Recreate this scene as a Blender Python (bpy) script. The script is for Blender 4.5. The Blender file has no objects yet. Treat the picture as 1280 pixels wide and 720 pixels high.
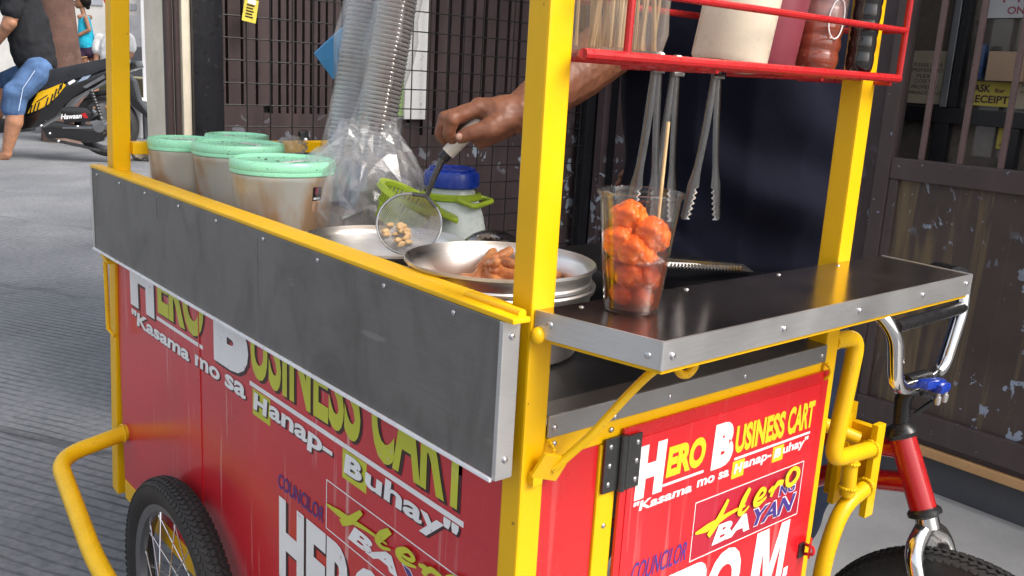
import bpy, bmesh, math, random
from mathutils import Vector, Matrix, noise
random.seed(7)
SC = bpy.context.scene
COL = SC.collection
PI = math.pi
V = Vector

# ------------------------------------------------------------------ camera, sky, sun, exposure
cam_d = bpy.data.cameras.new('camera')
cam = bpy.data.objects.new('camera', cam_d); COL.objects.link(cam)
CX = V((0.76815648, -0.63787046, 0.05528924))
CY = V((0.10339216, 0.20880238, 0.97247706))
CZ = V((-0.63185891, -0.74129808, 0.2263437))
M = Matrix((CX, CY, CZ)).transposed().to_4x4()
M.translation = V((-0.52919, -0.59221, 1.11799))
cam.matrix_world = M
cam_d.sensor_width = 36.0
cam_d.lens = 1153.105 / 1280 * 36
cam_d.clip_start = 0.02
cam_d.clip_end = 1500
SC.camera = cam

SUN_EL, SUN_AZ = 47.0, 157.0          # degrees; azimuth clockwise from +Y
world = bpy.data.worlds.new('World'); SC.world = world
world.use_nodes = True
wn = world.node_tree
sky = wn.nodes.new('ShaderNodeTexSky'); sky.sky_type = 'NISHITA'; sky.sun_disc = False
sky.sun_elevation = math.radians(SUN_EL); sky.sun_rotation = math.radians(SUN_AZ)
sky.dust_density = 5.0; sky.air_density = 1.0; sky.ozone_density = 0.4
bg = wn.nodes['Background']
hs = wn.nodes.new('ShaderNodeHueSaturation'); hs.inputs['Saturation'].default_value = 0.42   # thin white haze over the blue
wn.links.new(sky.outputs[0], hs.inputs['Color']); wn.links.new(hs.outputs[0], bg.inputs[0]); bg.inputs[1].default_value = 0.15
sun_d = bpy.data.lights.new('sun', 'SUN'); sun_d.energy = 1.5; sun_d.angle = math.radians(40)
sun_d.color = (1.0, 0.94, 0.86)
sun = bpy.data.objects.new('sun', sun_d); COL.objects.link(sun)
a = math.radians(SUN_AZ); e = math.radians(SUN_EL)
to_sun = V((math.sin(a) * math.cos(e), math.cos(a) * math.cos(e), math.sin(e)))
sun.rotation_euler = to_sun.to_track_quat('Z', 'Y').to_euler()
SC.view_settings.view_transform = 'Standard'
SC.view_settings.look = 'None'
SC.view_settings.gamma = 1
SC.view_settings.use_curve_mapping = False
SC.view_settings.exposure = 1.05
SC.render.engine = 'CYCLES'
SC.cycles.max_bounces = 10
SC.cycles.transparent_max_bounces = 48

# ------------------------------------------------------------------ materials
def srgb(r, g, b):
    f = lambda c: (c / 255 / 12.92) if c / 255 <= 0.04045 else ((c / 255 + 0.055) / 1.055) ** 2.4
    return (f(r), f(g), f(b), 1)

class NT:
    """small helper round a node tree"""
    def __init__(s, name):
        s.m = bpy.data.materials.new(name); s.m.use_nodes = True
        s.t = s.m.node_tree; s.n = s.t.nodes; s.l = s.t.links
        s.b = s.n['Principled BSDF']; s.out = s.n['Material Output']
        s.tc = None
    def obj(s, scale=(1, 1, 1), rot=(0, 0, 0)):
        if not s.tc: s.tc = s.n.new('ShaderNodeTexCoord')
        mp = s.n.new('ShaderNodeMapping'); mp.inputs['Scale'].default_value = scale
        mp.inputs['Rotation'].default_value = rot
        s.l.new(s.tc.outputs['Object'], mp.inputs[0]); return mp.outputs[0]
    def noise(s, vec, scale, detail=4, rough=0.55, dist=0):
        n = s.n.new('ShaderNodeTexNoise'); n.inputs['Scale'].default_value = scale
        n.inputs['Detail'].default_value = detail; n.inputs['Roughness'].default_value = rough
        n.inputs['Distortion'].default_value = dist
        s.l.new(vec, n.inputs['Vector']); return n.outputs[0]
    def ramp(s, fac, stops):
        r = s.n.new('ShaderNodeValToRGB')
        els = r.color_ramp.elements
        while len(els) < len(stops): els.new(0.5)
        for el, (p, c) in zip(els, stops):
            el.position = p; el.color = c if len(c) == 4 else (*c, 1)
        s.l.new(fac, r.inputs[0]); return r.outputs[0]
    def mix(s, fac, c1, c2, mode='MIX'):
        x = s.n.new('ShaderNodeMix'); x.data_type = 'RGBA'; x.blend_type = mode
        for i, v in ((0, fac), (6, c1), (7, c2)):
            if hasattr(v, 'links'): s.l.new(v, x.inputs[i])
            else: x.inputs[i].default_value = v
        return x.outputs[2]
    def math(s, op, a, b=0.0):
        x = s.n.new('ShaderNodeMath'); x.operation = op
        for i, v in ((0, a), (1, b)):
            if hasattr(v, 'links'): s.l.new(v, x.inputs[i])
            else: x.inputs[i].default_value = v
        return x.outputs[0]
    def set(s, k, v):
        if hasattr(v, 'links'): s.l.new(v, s.b.inputs[k])
        else: s.b.inputs[k].default_value = v
    def bump(s, h, strength=0.3, dist=0.002):
        b = s.n.new('ShaderNodeBump'); b.inputs['Strength'].default_value = strength
        b.inputs['Distance'].default_value = dist
        s.l.new(h, b.inputs['Height']); s.l.new(b.outputs[0], s.b.inputs['Normal'])

def g(v): return (v, v, v, 1)

def paint(name, col, rough=0.35, wear=None, amt=0.12, spec=0.5, coat=0.0, scale=9.0, bump=0.12, thr=0.66):
    """painted / plastic surface: slight colour drift, uneven gloss, optional dirt specks"""
    t = NT(name); v = t.obj()
    n1 = t.noise(v, scale, 5); n2 = t.noise(v, scale * 9, 3)
    dark = tuple(c * (1 - amt) for c in col[:3]) + (1,)
    lite = tuple(min(1, c * (1 + amt)) for c in col[:3]) + (1,)
    c = t.ramp(n1, [(0.3, dark), (0.7, lite)])
    if wear:
        m = t.ramp(n2, [(thr, g(0)), (thr + 0.05, g(1))])
        c = t.mix(m, c, wear)
    t.set('Base Color', c)
    t.set('Roughness', t.ramp(n2, [(0.3, g(max(0.02, rough - 0.08))), (0.7, g(rough + 0.1))]))
    t.set('Specular IOR Level', spec); t.set('Coat Weight', coat); t.set('Coat Roughness', 0.12)
    if bump: t.bump(n1, bump, 0.001)
    return t.m

def metal(name, col, rough=0.3, brush=(1, 1, 60), amt=0.12, smudge=0.0):
    t = NT(name); v = t.obj(brush); v2 = t.obj()
    n1 = t.noise(v, 14, 5); n2 = t.noise(v2, 7, 4)
    c = t.mix(0.5, t.ramp(n1, [(0.3, tuple(x * (1 - amt) for x in col[:3])), (0.7, tuple(min(1, x * (1 + amt)) for x in col[:3]))]),
              t.ramp(n2, [(0.25, tuple(x * 0.8 for x in col[:3])), (0.75, tuple(min(1, x * 1.1) for x in col[:3]))]))
    if smudge:
        a1 = t.ramp(t.noise(t.obj((1, 2.2, 1.4)), 5.5, 6, 0.62, 0.8), [(0.45, g(0)), (0.66, g(1))])
        a2 = t.ramp(t.noise(t.obj((60, 3, 12)), 3.0, 3, 0.5), [(0.70, g(0)), (0.74, g(0.6))])
        c = t.mix(t.math('MULTIPLY', a1, smudge), c, tuple(x * 0.45 for x in col[:3]) + (1,))
        c = t.mix(t.math('MULTIPLY', a2, smudge), c, tuple(min(1, x * 2.2) for x in col[:3]) + (1,))
    t.set('Base Color', c); t.set('Metallic', 1.0)
    t.set('Roughness', t.math('ADD', t.ramp(n2, [(0.3, g(max(0.03, rough - 0.07))), (0.75, g(rough + 0.1))]), t.math('MULTIPLY', n1, 0.08)))
    t.bump(n1, 0.05, 0.0005)
    return t.m

def clear(name, tint=(1, 1, 1, 1), gloss=0.25, rough=0.08, haze=0.1, hazecol=(0.9, 0.9, 0.9, 1), f0=0.04):
    """thin clear plastic: see-through film with a sheen that grows at grazing angles, a little milky"""
    t = NT(name); n = t.n; l = t.l
    tr = n.new('ShaderNodeBsdfTransparent'); tr.inputs[0].default_value = tint
    gl = n.new('ShaderNodeBsdfGlossy'); gl.inputs['Roughness'].default_value = rough
    df = n.new('ShaderNodeBsdfDiffuse'); df.inputs[0].default_value = hazecol
    tl = n.new('ShaderNodeBsdfTranslucent'); tl.inputs[0].default_value = hazecol
    md = n.new('ShaderNodeMixShader'); md.inputs[0].default_value = 0.5
    l.new(df.outputs[0], md.inputs[1]); l.new(tl.outputs[0], md.inputs[2])
    lw = n.new('ShaderNodeLayerWeight'); lw.inputs[0].default_value = 0.35
    ns = t.noise(t.obj(), 30, 3)
    m1 = n.new('ShaderNodeMixShader')
    hz = t.math('MULTIPLY', t.ramp(ns, [(0.3, g(0.6)), (0.7, g(1.3))]), haze)
    l.new(hz, m1.inputs[0]); l.new(tr.outputs[0], m1.inputs[1]); l.new(md.outputs[0], m1.inputs[2])
    m2 = n.new('ShaderNodeMixShader')
    l.new(t.math('ADD', t.math('MULTIPLY', lw.outputs['Facing'], gloss), f0), m2.inputs[0])
    l.new(m1.outputs[0], m2.inputs[1]); l.new(gl.outputs[0], m2.inputs[2])
    l.new(m2.outputs[0], t.out.inputs[0])
    return t.m

MAT = {}
MAT['yellow'] = paint('yellow_enamel', (0.80, 0.45, 0.002, 1), 0.36, (0.30, 0.15, 0.03, 1), 0.06, spec=0.35, scale=8, thr=0.715)
MAT['yellow_tube'] = paint('yellow_tube_enamel', (0.76, 0.45, 0.004, 1), 0.32, (0.5, 0.3, 0.03, 1), 0.07, spec=0.35, scale=20)
MAT['red_rack'] = paint('red_rack_enamel', (0.42, 0.012, 0.014, 1), 0.3, None, 0.12)
MAT['red_bike'] = paint('red_bike_paint', (0.40, 0.008, 0.010, 1), 0.22, None, 0.08, coat=0.5)
MAT['white_print'] = paint('white_vinyl_print', (0.80, 0.80, 0.80, 1), 0.35, (0.55, 0.5, 0.5, 1), 0.05, bump=0)
MAT['yellow_print'] = paint('yellow_vinyl_print', (0.78, 0.58, 0.02, 1), 0.35, None, 0.06, bump=0)
MAT['lime_print'] = paint('faded_lime_vinyl_print', (0.52, 0.54, 0.035, 1), 0.35, (0.55, 0.5, 0.2, 1), 0.08, bump=0)
MAT['blue_print'] = paint('blue_vinyl_print', (0.060, 0.035, 0.22, 1), 0.35, None, 0.1, bump=0)
MAT['dark_print'] = paint('dark_vinyl_print', (0.04, 0.012, 0.016, 1), 0.4, None, 0.1, bump=0)
MAT['white_trim'] = paint('white_trim', (0.78, 0.78, 0.80, 1), 0.3)
MAT['steel_dull'] = metal('dull_stainless_sheet', (0.25, 0.243, 0.237, 1), 0.38, (1, 1, 50), 0.12, 0.42)
MAT['steel_shelf'] = metal('shelf_stainless_sheet', (0.46, 0.40, 0.37, 1), 0.15, (60, 2, 2), 0.06)
MAT['steel_shelf'].node_tree.nodes['Principled BSDF'].inputs['Metallic'].default_value = 0.982
MAT['alu'] = metal('aluminium_trim', (0.66, 0.655, 0.65, 1), 0.42, (3, 3, 80))
MAT['steel_mid'] = metal('grey_strip_sheet', (0.40, 0.395, 0.39, 1), 0.4, (3, 3, 60))
MAT['pan'] = metal('spun_aluminium_pan', (0.80, 0.77, 0.74, 1), 0.27, (2, 2, 120))
MAT['chrome'] = metal('chrome', (0.78, 0.77, 0.76, 1), 0.07, (1, 1, 1), 0.02)
MAT['steel_tong'] = metal('polished_steel', (0.38, 0.372, 0.365, 1), 0.17, (3, 3, 3))
MAT['rivet'] = metal('rivet_metal', (0.6, 0.6, 0.62, 1), 0.25, (1, 1, 1))
MAT['dark_steel'] = metal('dark_steel', (0.13, 0.13, 0.13, 1), 0.35, (1, 1, 20))
MAT['rim'] = metal('old_rim_steel', (0.30, 0.30, 0.31, 1), 0.38, (1, 1, 1))
MAT['black_in'] = metal('dark_counter_sheet', (0.10, 0.10, 0.105, 1), 0.3, (40, 2, 2))
MAT['black_paint'] = paint('black_paint', (0.012, 0.012, 0.015, 1), 0.35, (0.05, 0.05, 0.05, 1))
MAT['black_plastic'] = paint('black_plastic', (0.014, 0.014, 0.015, 1), 0.3)
MAT['gloss_black'] = paint('gloss_black_bodywork', (0.010, 0.010, 0.011, 1), 0.15, None, 0.1, coat=0.6)
MAT['rubber'] = paint('tyre_rubber', (0.022, 0.021, 0.021, 1), 0.7, (0.07, 0.065, 0.06, 1), 0.25, scale=25)
MAT['wire'] = paint('black_wire', (0.008, 0.008, 0.008, 1), 0.5)
MAT['blue_plastic'] = paint('blue_plastic', (0.012, 0.045, 0.36, 1), 0.25, coat=0.2)
MAT['lime_plastic'] = paint('lime_plastic', (0.34, 0.46, 0.03, 1), 0.4)
MAT['skyblue_plastic'] = paint('sky_blue_plastic', (0.10, 0.36, 0.70, 1), 0.4)
MAT['cream_paint'] = paint('cream_paint', (0.74, 0.66, 0.52, 1), 0.6, (0.45, 0.4, 0.33, 1))
MAT['brown_paint'] = paint('brown_paint', (0.050, 0.033, 0.033, 1), 0.4, (0.12, 0.09, 0.08, 1))
MAT['cream_plastic'] = paint('cream_plastic', (0.72, 0.64, 0.50, 1), 0.3, None, 0.04)
MAT['maroon_plastic'] = paint('maroon_plastic', (0.24, 0.045, 0.065, 1), 0.35, None, 0.05)
MAT['grip_white'] = paint('worn_white_grip', (0.58, 0.53, 0.46, 1), 0.45, (0.3, 0.26, 0.2, 1))
MAT['stick'] = paint('bamboo', (0.56, 0.40, 0.20, 1), 0.55, (0.4, 0.26, 0.12, 1), 0.15, scale=40)
MAT['film'] = clear('clear_bag_film', (0.97, 0.97, 0.98, 1), 0.42, 0.24, 0.17, (0.92, 0.92, 0.93, 1))
MAT['film_thin'] = clear('thin_sleeve_film', (0.99, 0.99, 0.99, 1), 0.30, 0.10, 0.02)
MAT['stack_cup_warm'] = clear('smoky_stacked_cup', (0.93, 0.89, 0.86, 1), 0.55, 0.08, 0.06, (0.8, 0.74, 0.70, 1))
MAT['cup_rim'] = clear('thick_cup_rim', (0.95, 0.95, 0.96, 1), 0.6, 0.10, 0.40, (0.95, 0.95, 0.97, 1))
MAT['film_haze'] = clear('cloudy_bag_film', (0.93, 0.91, 0.88, 1), 0.4, 0.2, 0.22, (0.62, 0.58, 0.54, 1))
MAT['cup'] = clear('clear_cup_plastic', (0.98, 0.97, 0.96, 1), 0.30, 0.05, 0.006, f0=0.010)
MAT['stack_cup'] = clear('stacked_cup_plastic', (0.97, 0.97, 0.98, 1), 0.45, 0.10, 0.07, (0.95, 0.93, 0.92, 1))
MAT['glass'] = clear('window_glass', (0.85, 0.84, 0.82, 1), 0.35, 0.03, 0.30, (0.42, 0.37, 0.33, 1))
MAT['gate_bar'] = paint('rusty_pink_bar_paint', (0.15, 0.095, 0.09, 1), 0.45, (0.08, 0.05, 0.045, 1), 0.2)

# the two red panels: vinyl with pale scratches running down, and dried drips
def red_panel(name, col, drips, rough, dirt=0.3):
    t = NT(name); v = t.obj(); vs = t.obj((70, 70, 2.2))
    n1 = t.noise(v, 4, 5); n2 = t.noise(vs, 1.4, 3, 0.6); n3 = t.noise(t.obj((7, 7, 1.5)), 2, 2)
    nf = t.noise(v, 180, 2)
    c = t.ramp(n1, [(0.25, tuple(x * 0.82 for x in col)), (0.75, tuple(min(1, x * 1.12) for x in col))])
    m = t.math('MULTIPLY', t.ramp(n2, [(0.60, g(0)), (0.65, g(1))]), t.ramp(n3, [(0.45, g(0)), (0.58, g(1))]))
    c = t.mix(t.math('MULTIPLY', m, drips), c, (0.62, 0.34, 0.32, 1))
    sp = t.ramp(nf, [(0.72, g(0)), (0.77, g(1))])
    c = t.mix(t.math('MULTIPLY', sp, dirt), c, (0.5, 0.35, 0.3, 1))
    t.set('Base Color', c); t.set('Roughness', t.ramp(n1, [(0.3, g(rough)), (0.7, g(rough + 0.12))]))
    t.set('Coat Weight', 0.35); t.set('Coat Roughness', 0.15)
    t.bump(t.math('ADD', n1, t.math('MULTIPLY', t.noise(t.obj((3, 3, 9)), 3, 2), 0.6)), 0.22, 0.004)
    return t.m
MAT['red_side'] = red_panel('red_vinyl_side', (0.56, 0.017, 0.028), 0.75, 0.25)
MAT['red_front'] = red_panel('red_front_paint', (0.56, 0.009, 0.012), 0.1, 0.22, 0.1)
MAT['red_sticker'] = red_panel('red_sticker_vinyl', (0.66, 0.012, 0.019), 0.25, 0.2, 0.15)

# grooved concrete road: relief in the bump, darker colour along the grooves
def road_mat():
    t = NT('grooved_concrete'); 
    ang = math.atan2(0.873, -0.487)
    vr = t.obj((1, 1, 1), (0, 0, -ang))
    sep = t.n.new('ShaderNodeSeparateXYZ'); t.l.new(vr, sep.inputs[0])
    v = t.obj()
    wob = t.math('ADD', t.math('MULTIPLY', t.noise(v, 1.1, 2), 0.035), t.math('MULTIPLY', t.noise(t.obj((1, 1, 1), (0, 0, -ang)), 9, 3), 0.014))
    y = t.math('ADD', sep.outputs[1], wob)
    s = t.math('SINE', t.math('MULTIPLY', y, 2 * PI / 0.034))
    gr = t.ramp(t.math('ADD', t.math('MULTIPLY', s, 0.5), 0.5), [(0.0, g(0)), (0.10, g(0.35)), (0.26, g(1))])
    n1 = t.noise(v, 1.3, 6, 0.6); n2 = t.noise(v, 38, 5, 0.65); n3 = t.noise(v, 0.35, 3)
    c = t.ramp(n1, [(0.25, srgb(100, 102, 106)), (0.5, srgb(122, 124, 127)), (0.78, srgb(142, 142, 145))])
    c = t.mix(t.ramp(n2, [(0.35, g(0.55)), (0.62, g(0))]), c, srgb(84, 87, 93))
    c = t.mix(t.ramp(n3, [(0.5, g(0)), (0.68, g(0.4))]), c, srgb(92, 94, 98))
    wear = t.ramp(t.noise(v, 1.7, 5, 0.6), [(0.36, g(0.12)), (0.62, g(1))])
    inv = t.math('SUBTRACT', 1.0, gr)
    c = t.mix(t.math('MULTIPLY', t.math('MULTIPLY', inv, wear), 0.68), c, srgb(50, 52, 56))
    # a few dark cracks / joints across the grooves
    s2 = t.math('SINE', t.math('MULTIPLY', t.math('ADD', sep.outputs[1], t.math('MULTIPLY', t.noise(v, 3.0, 5), 0.30)), 2 * PI / 1.3))
    jt = t.ramp(s2, [(0.990, g(0)), (0.999, g(0.6))])
    c = t.mix(t.math('MULTIPLY', jt, t.ramp(t.noise(v, 0.8, 3), [(0.42, g(0)), (0.58, g(1))])), c, srgb(55, 56, 60))
    st = t.ramp(t.noise(v, 6.5, 5, 0.65, 0.5), [(0.62, g(0)), (0.70, g(0.45))]); c = t.mix(st, c, srgb(78, 78, 80))
    t.set('Base Color', c); t.set('Roughness', 0.85); t.set('Specular IOR Level', 0.2)
    h = t.math('ADD', t.math('MULTIPLY', gr, t.math('MULTIPLY', wear, 1.0)), t.math('MULTIPLY', n2, 0.5))
    t.bump(h, 0.75, 0.004)
    return t.m
MAT['road'] = road_mat()

def conc(name, a, b, speck, rough=0.85, sc=3.0):
    t = NT(name); v = t.obj()
    n1 = t.noise(v, sc, 7, 0.62); n2 = t.noise(v, sc * 22, 4, 0.7)
    c = t.ramp(n1, [(0.3, a), (0.7, b)])
    c = t.mix(t.ramp(n2, [(0.56, g(0)), (0.74, g(0.35))]), c, speck)
    n3 = t.noise(v, 0.9, 5, 0.6); c = t.mix(t.ramp(n3, [(0.5, g(0)), (0.66, g(0.4))]), c, speck)
    t.set('Base Color', c); t.set('Roughness', rough); t.bump(n2, 0.35, 0.003)
    return t.m
MAT['pave'] = conc('pale_concrete', srgb(160, 160, 160), srgb(186, 185, 183), srgb(134, 134, 134))
MAT['kerb'] = conc('dark_painted_kerb', srgb(50, 52, 58), srgb(72, 74, 80), srgb(98, 98, 102), 0.7)
MAT['pale_wall'] = conc('pale_plaster', srgb(196, 194, 190), srgb(214, 212, 208), srgb(160, 158, 156))
MAT['grey_pillar'] = conc('grey_plaster', srgb(196, 198, 202), srgb(222, 223, 226), srgb(160, 166, 180), 0.8, 1.2)
MAT['mossy'] = conc('stained_concrete', srgb(110, 106, 84), srgb(150, 142, 102), srgb(84, 84, 70), 0.9, 2.0)
MAT['step_conc'] = conc('grey_step_concrete', srgb(120, 122, 128), srgb(146, 147, 151), srgb(100, 101, 106))
MAT['bark'] = conc('brown_bark', srgb(62, 42, 36), srgb(92, 66, 56), srgb(160, 140, 130), 0.9, 4.0)
MAT['sack'] = conc('sack_cloth', srgb(140, 126, 106), srgb(186, 174, 154), srgb(96, 84, 70), 0.9, 14.0)
MAT['tan'] = conc('tan_sill', srgb(196, 150, 100), srgb(222, 178, 126), srgb(160, 116, 76), 0.6)

def flecked(name, base, streak, streak_amt, fleck, thr, zmax, rough=0.45, fs=13):
    """brown steel with grain streaks and chipped paint showing pale blue primer below zmax"""
    t = NT(name); v = t.obj(); vs = t.obj((9, 9, 0.8))
    n1 = t.noise(vs, 2.2, 5, 0.6, 0.6); n2 = t.noise(v, 5, 5, 0.6)
    c = t.ramp(n2, [(0.3, tuple(x * 0.75 for x in base)), (0.75, tuple(x * 1.25 for x in base))])
    c = t.mix(t.math('MULTIPLY', t.ramp(n1, [(0.50, g(0)), (0.64, g(1))]), streak_amt), c, streak)
    f1 = t.ramp(t.noise(t.obj((1, 1, 0.8)), fs, 3, 0.55, 0.6), [(thr, g(0)), (thr + 0.012, g(1))])
    f2 = t.ramp(t.noise(v, 48, 2), [(0.70, g(0)), (0.72, g(0.8))])
    f = t.math('MULTIPLY', t.math('MAXIMUM', f1, f2), t.ramp(t.noise(v, 2.3, 3), [(0.44, g(0)), (0.52, g(1))]))   # wear gathers in patches
    sep = t.n.new('ShaderNodeSeparateXYZ'); t.l.new(t.obj(), sep.inputs[0])
    gate = t.ramp(t.math('DIVIDE', sep.outputs[2], zmax), [(0.85, g(1)), (1.0, g(0.0))])
    c = t.mix(t.math('MULTIPLY', f, gate), c, fleck)
    t.set('Base Color', c); t.set('Roughness', rough)
    t.bump(t.math('SUBTRACT', t.math('MULTIPLY', n1, 0.4), f1), 0.25, 0.002)
    return t.m
MAT['door_brown'] = flecked('brown_steel_door', (0.075, 0.052, 0.055), (0.11, 0.08, 0.07, 1), 0.3, srgb(158, 168, 180), 0.585, 0.98, fs=22)
MAT['gate_brown'] = flecked('brown_gate_sheet', (0.074, 0.053, 0.047), (0.17, 0.12, 0.065, 1), 0.95, srgb(150, 160, 178), 0.625, 1.0, fs=24)
MAT['gate_frame'] = flecked('brown_gate_frame', (0.075, 0.054, 0.053), (0.10, 0.075, 0.07, 1), 0.4, srgb(150, 160, 180), 0.74, 2.0)

def cloth(name, col, amt=0.2, rough=0.9, fine=420):
    t = NT(name); v = t.obj()
    n1 = t.noise(v, 7, 4); n2 = t.noise(v, fine, 2)
    c = t.ramp(n1, [(0.3, tuple(x * (1 - amt) for x in col)), (0.7, tuple(min(1, x * (1 + amt)) for x in col))])
    t.set('Base Color', c); t.set('Roughness', rough); t.set('Specular IOR Level', 0.15)
    t.bump(t.math('ADD', t.math('MULTIPLY', n2, 0.25), n1), 0.35, 0.004)
    return t.m
MAT['navy'] = cloth('navy_cotton', (0.0045, 0.0052, 0.0135))
MAT['jeans_dark'] = cloth('dark_jeans', (0.022, 0.030, 0.055))
MAT['denim'] = cloth('blue_denim', (0.06, 0.11, 0.22), 0.4)
MAT['tee_black'] = cloth('black_cotton', (0.016, 0.017, 0.020))
MAT['aqua'] = cloth('aqua_cotton', (0.03, 0.42, 0.60), 0.15)
MAT['tee_white'] = cloth('white_cotton', (0.74, 0.74, 0.74), 0.06)
MAT['shorts_dark'] = cloth('dark_patterned_shorts', (0.05, 0.03, 0.06), 0.5)
MAT['seat_vinyl'] = cloth('black_seat_vinyl', (0.030, 0.032, 0.038), 0.25, 0.5)
MAT['hair'] = cloth('black_hair', (0.012, 0.009, 0.008), 0.3, 0.6)

def skin_mat(name, col):
    t = NT(name); v = t.obj()
    n1 = t.noise(v, 26, 5); n2 = t.noise(v, 190, 3)
    c = t.ramp(n1, [(0.25, tuple(x * 0.72 for x in col)), (0.55, col), (0.8, (col[0] * 1.2, col[1] * 1.1, col[2] * 1.05))])
    t.set('Base Color', c); t.set('Roughness', 0.48)
    t.set('Subsurface Weight', 0.08); t.set('Subsurface Radius', (0.01, 0.004, 0.002))
    t.bump(t.math('ADD', n2, t.math('MULTIPLY', n1, 2.0)), 0.25, 0.0012)
    return t.m
MAT['skin'] = skin_mat('brown_skin', (0.22, 0.085, 0.045))
MAT['skin2'] = skin_mat('tan_skin', (0.34, 0.165, 0.095))
MAT['nail'] = paint('finger_nail', (0.42, 0.24, 0.18, 1), 0.35)

def bucket_mat():
    t = NT('cloudy_tub_plastic'); n = t.n; l = t.l
    v = t.obj(); sep = n.new('ShaderNodeSeparateXYZ'); l.new(v, sep.inputs[0])
    n1 = t.noise(t.obj((1, 1, 0.5)), 17, 4, 0.5, 0.2)
    st = t.ramp(t.math('ADD', n1, t.math('MULTIPLY', sep.outputs[2], -0.95)), [(0.33, g(0)), (0.50, g(0.8))])
    c = t.mix(st, (0.96, 0.97, 0.93, 1), srgb(206, 150, 82))
    df = n.new('ShaderNodeBsdfDiffuse'); tl = n.new('ShaderNodeBsdfTranslucent'); tr = n.new('ShaderNodeBsdfTransparent')
    gl = n.new('ShaderNodeBsdfGlossy'); gl.inputs['Roughness'].default_value = 0.25
    l.new(c, df.inputs[0]); l.new(c, tl.inputs[0])
    a = n.new('ShaderNodeMixShader'); a.inputs[0].default_value = 0.45
    l.new(df.outputs[0], a.inputs[1]); l.new(tl.outputs[0], a.inputs[2])
    b = n.new('ShaderNodeMixShader')
    l.new(t.math('ADD', t.math('MULTIPLY', st, 0.20), 0.72), b.inputs[0])
    l.new(tr.outputs[0], b.inputs[1]); l.new(a.outputs[0], b.inputs[2])
    lw = n.new('ShaderNodeLayerWeight'); lw.inputs[0].default_value = 0.3
    m = n.new('ShaderNodeMixShader'); l.new(t.math('ADD', t.math('MULTIPLY', lw.outputs['Facing'], 0.35), 0.03), m.inputs[0])
    l.new(b.outputs[0], m.inputs[1]); l.new(gl.outputs[0], m.inputs[2])
    l.new(m.outputs[0], t.out.inputs[0])
    return t.m
MAT['bucket'] = bucket_mat()
MAT['lid_green'] = paint('mint_green_lid', (0.34, 0.80, 0.54, 1), 0.3, srgb(30, 70, 50), 0.06, scale=25)
MAT['lid_green'].node_tree.nodes['Principled BSDF'].inputs['Subsurface Weight'].default_value = 0.1
MAT['jug_plastic'] = paint('milky_jug_plastic', (0.60, 0.66, 0.64, 1), 0.3, None, 0.05)

def food_mat(name, a, b, c, rough=0.2):
    t = NT(name); v = t.obj()
    n1 = t.noise(v, 42, 5, 0.6, 0.4); n2 = t.noise(v, 240, 3)
    t.set('Base Color', t.ramp(n1, [(0.28, a), (0.48, b), (0.72, c)]))
    t.set('Roughness', t.ramp(n2, [(0.4, g(rough)), (0.7, g(rough + 0.3))]))
    t.set('Subsurface Weight', 0.15); t.set('Subsurface Radius', (0.01, 0.004, 0.001))
    t.bump(t.math('ADD', n1, t.math('MULTIPLY', n2, 0.4)), 0.6, 0.003)
    return t.m
MAT['kwek'] = food_mat('orange_battered_egg', (0.46, 0.050, 0.004), (0.70, 0.115, 0.006), (0.80, 0.25, 0.05), 0.12)
MAT['fried'] = food_mat('fried_dough', (0.30, 0.09, 0.03), (0.48, 0.17, 0.055), (0.58, 0.28, 0.11), 0.35)
MAT['paleball'] = food_mat('pale_fish_ball', (0.46, 0.26, 0.10), (0.58, 0.38, 0.19), (0.66, 0.50, 0.30), 0.4)
def sauce_mat():
    """thin brown red sauce: clear surface with a sheen, colour taken up along the way through it"""
    t = NT('brown_red_sauce'); n = t.n; l = t.l
    tr = n.new('ShaderNodeBsdfTransparent'); gl = n.new('ShaderNodeBsdfGlossy'); gl.inputs['Roughness'].default_value = 0.06
    m = n.new('ShaderNodeMixShader'); m.inputs[0].default_value = 0.012
    l.new(tr.outputs[0], m.inputs[1]); l.new(gl.outputs[0], m.inputs[2]); l.new(m.outputs[0], t.out.inputs[0])
    ab = n.new('ShaderNodeVolumeAbsorption'); ab.inputs[0].default_value = (0.62, 0.14, 0.02, 1); ab.inputs[1].default_value = 115
    sc = n.new('ShaderNodeVolumeScatter'); sc.inputs[0].default_value = (0.78, 0.22, 0.06, 1); sc.inputs[1].default_value = 42
    ad = n.new('ShaderNodeAddShader'); l.new(ab.outputs[0], ad.inputs[0]); l.new(sc.outputs[0], ad.inputs[1]); l.new(ad.outputs[0], t.out.inputs[1])
    return t.m
MAT['sauce'] = sauce_mat()
MAT['chili'] = paint('chili_sauce_bottle', (0.26, 0.055, 0.028, 1), 0.10, (0.40, 0.20, 0.08, 1), 0.35, coat=0.7, scale=30, bump=0)
MAT['soy'] = paint('soy_bottle', (0.008, 0.006, 0.006, 1), 0.08, None, coat=0.6)

# ------------------------------------------------------------------ mesh helpers
def frame_of(d):
    d = d.normalized(); u = d.cross(V((0, 0, 1)))
    if u.length < 1e-4: u = V((1, 0, 0))
    u.normalize(); return u, u.cross(d).normalized()

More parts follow.
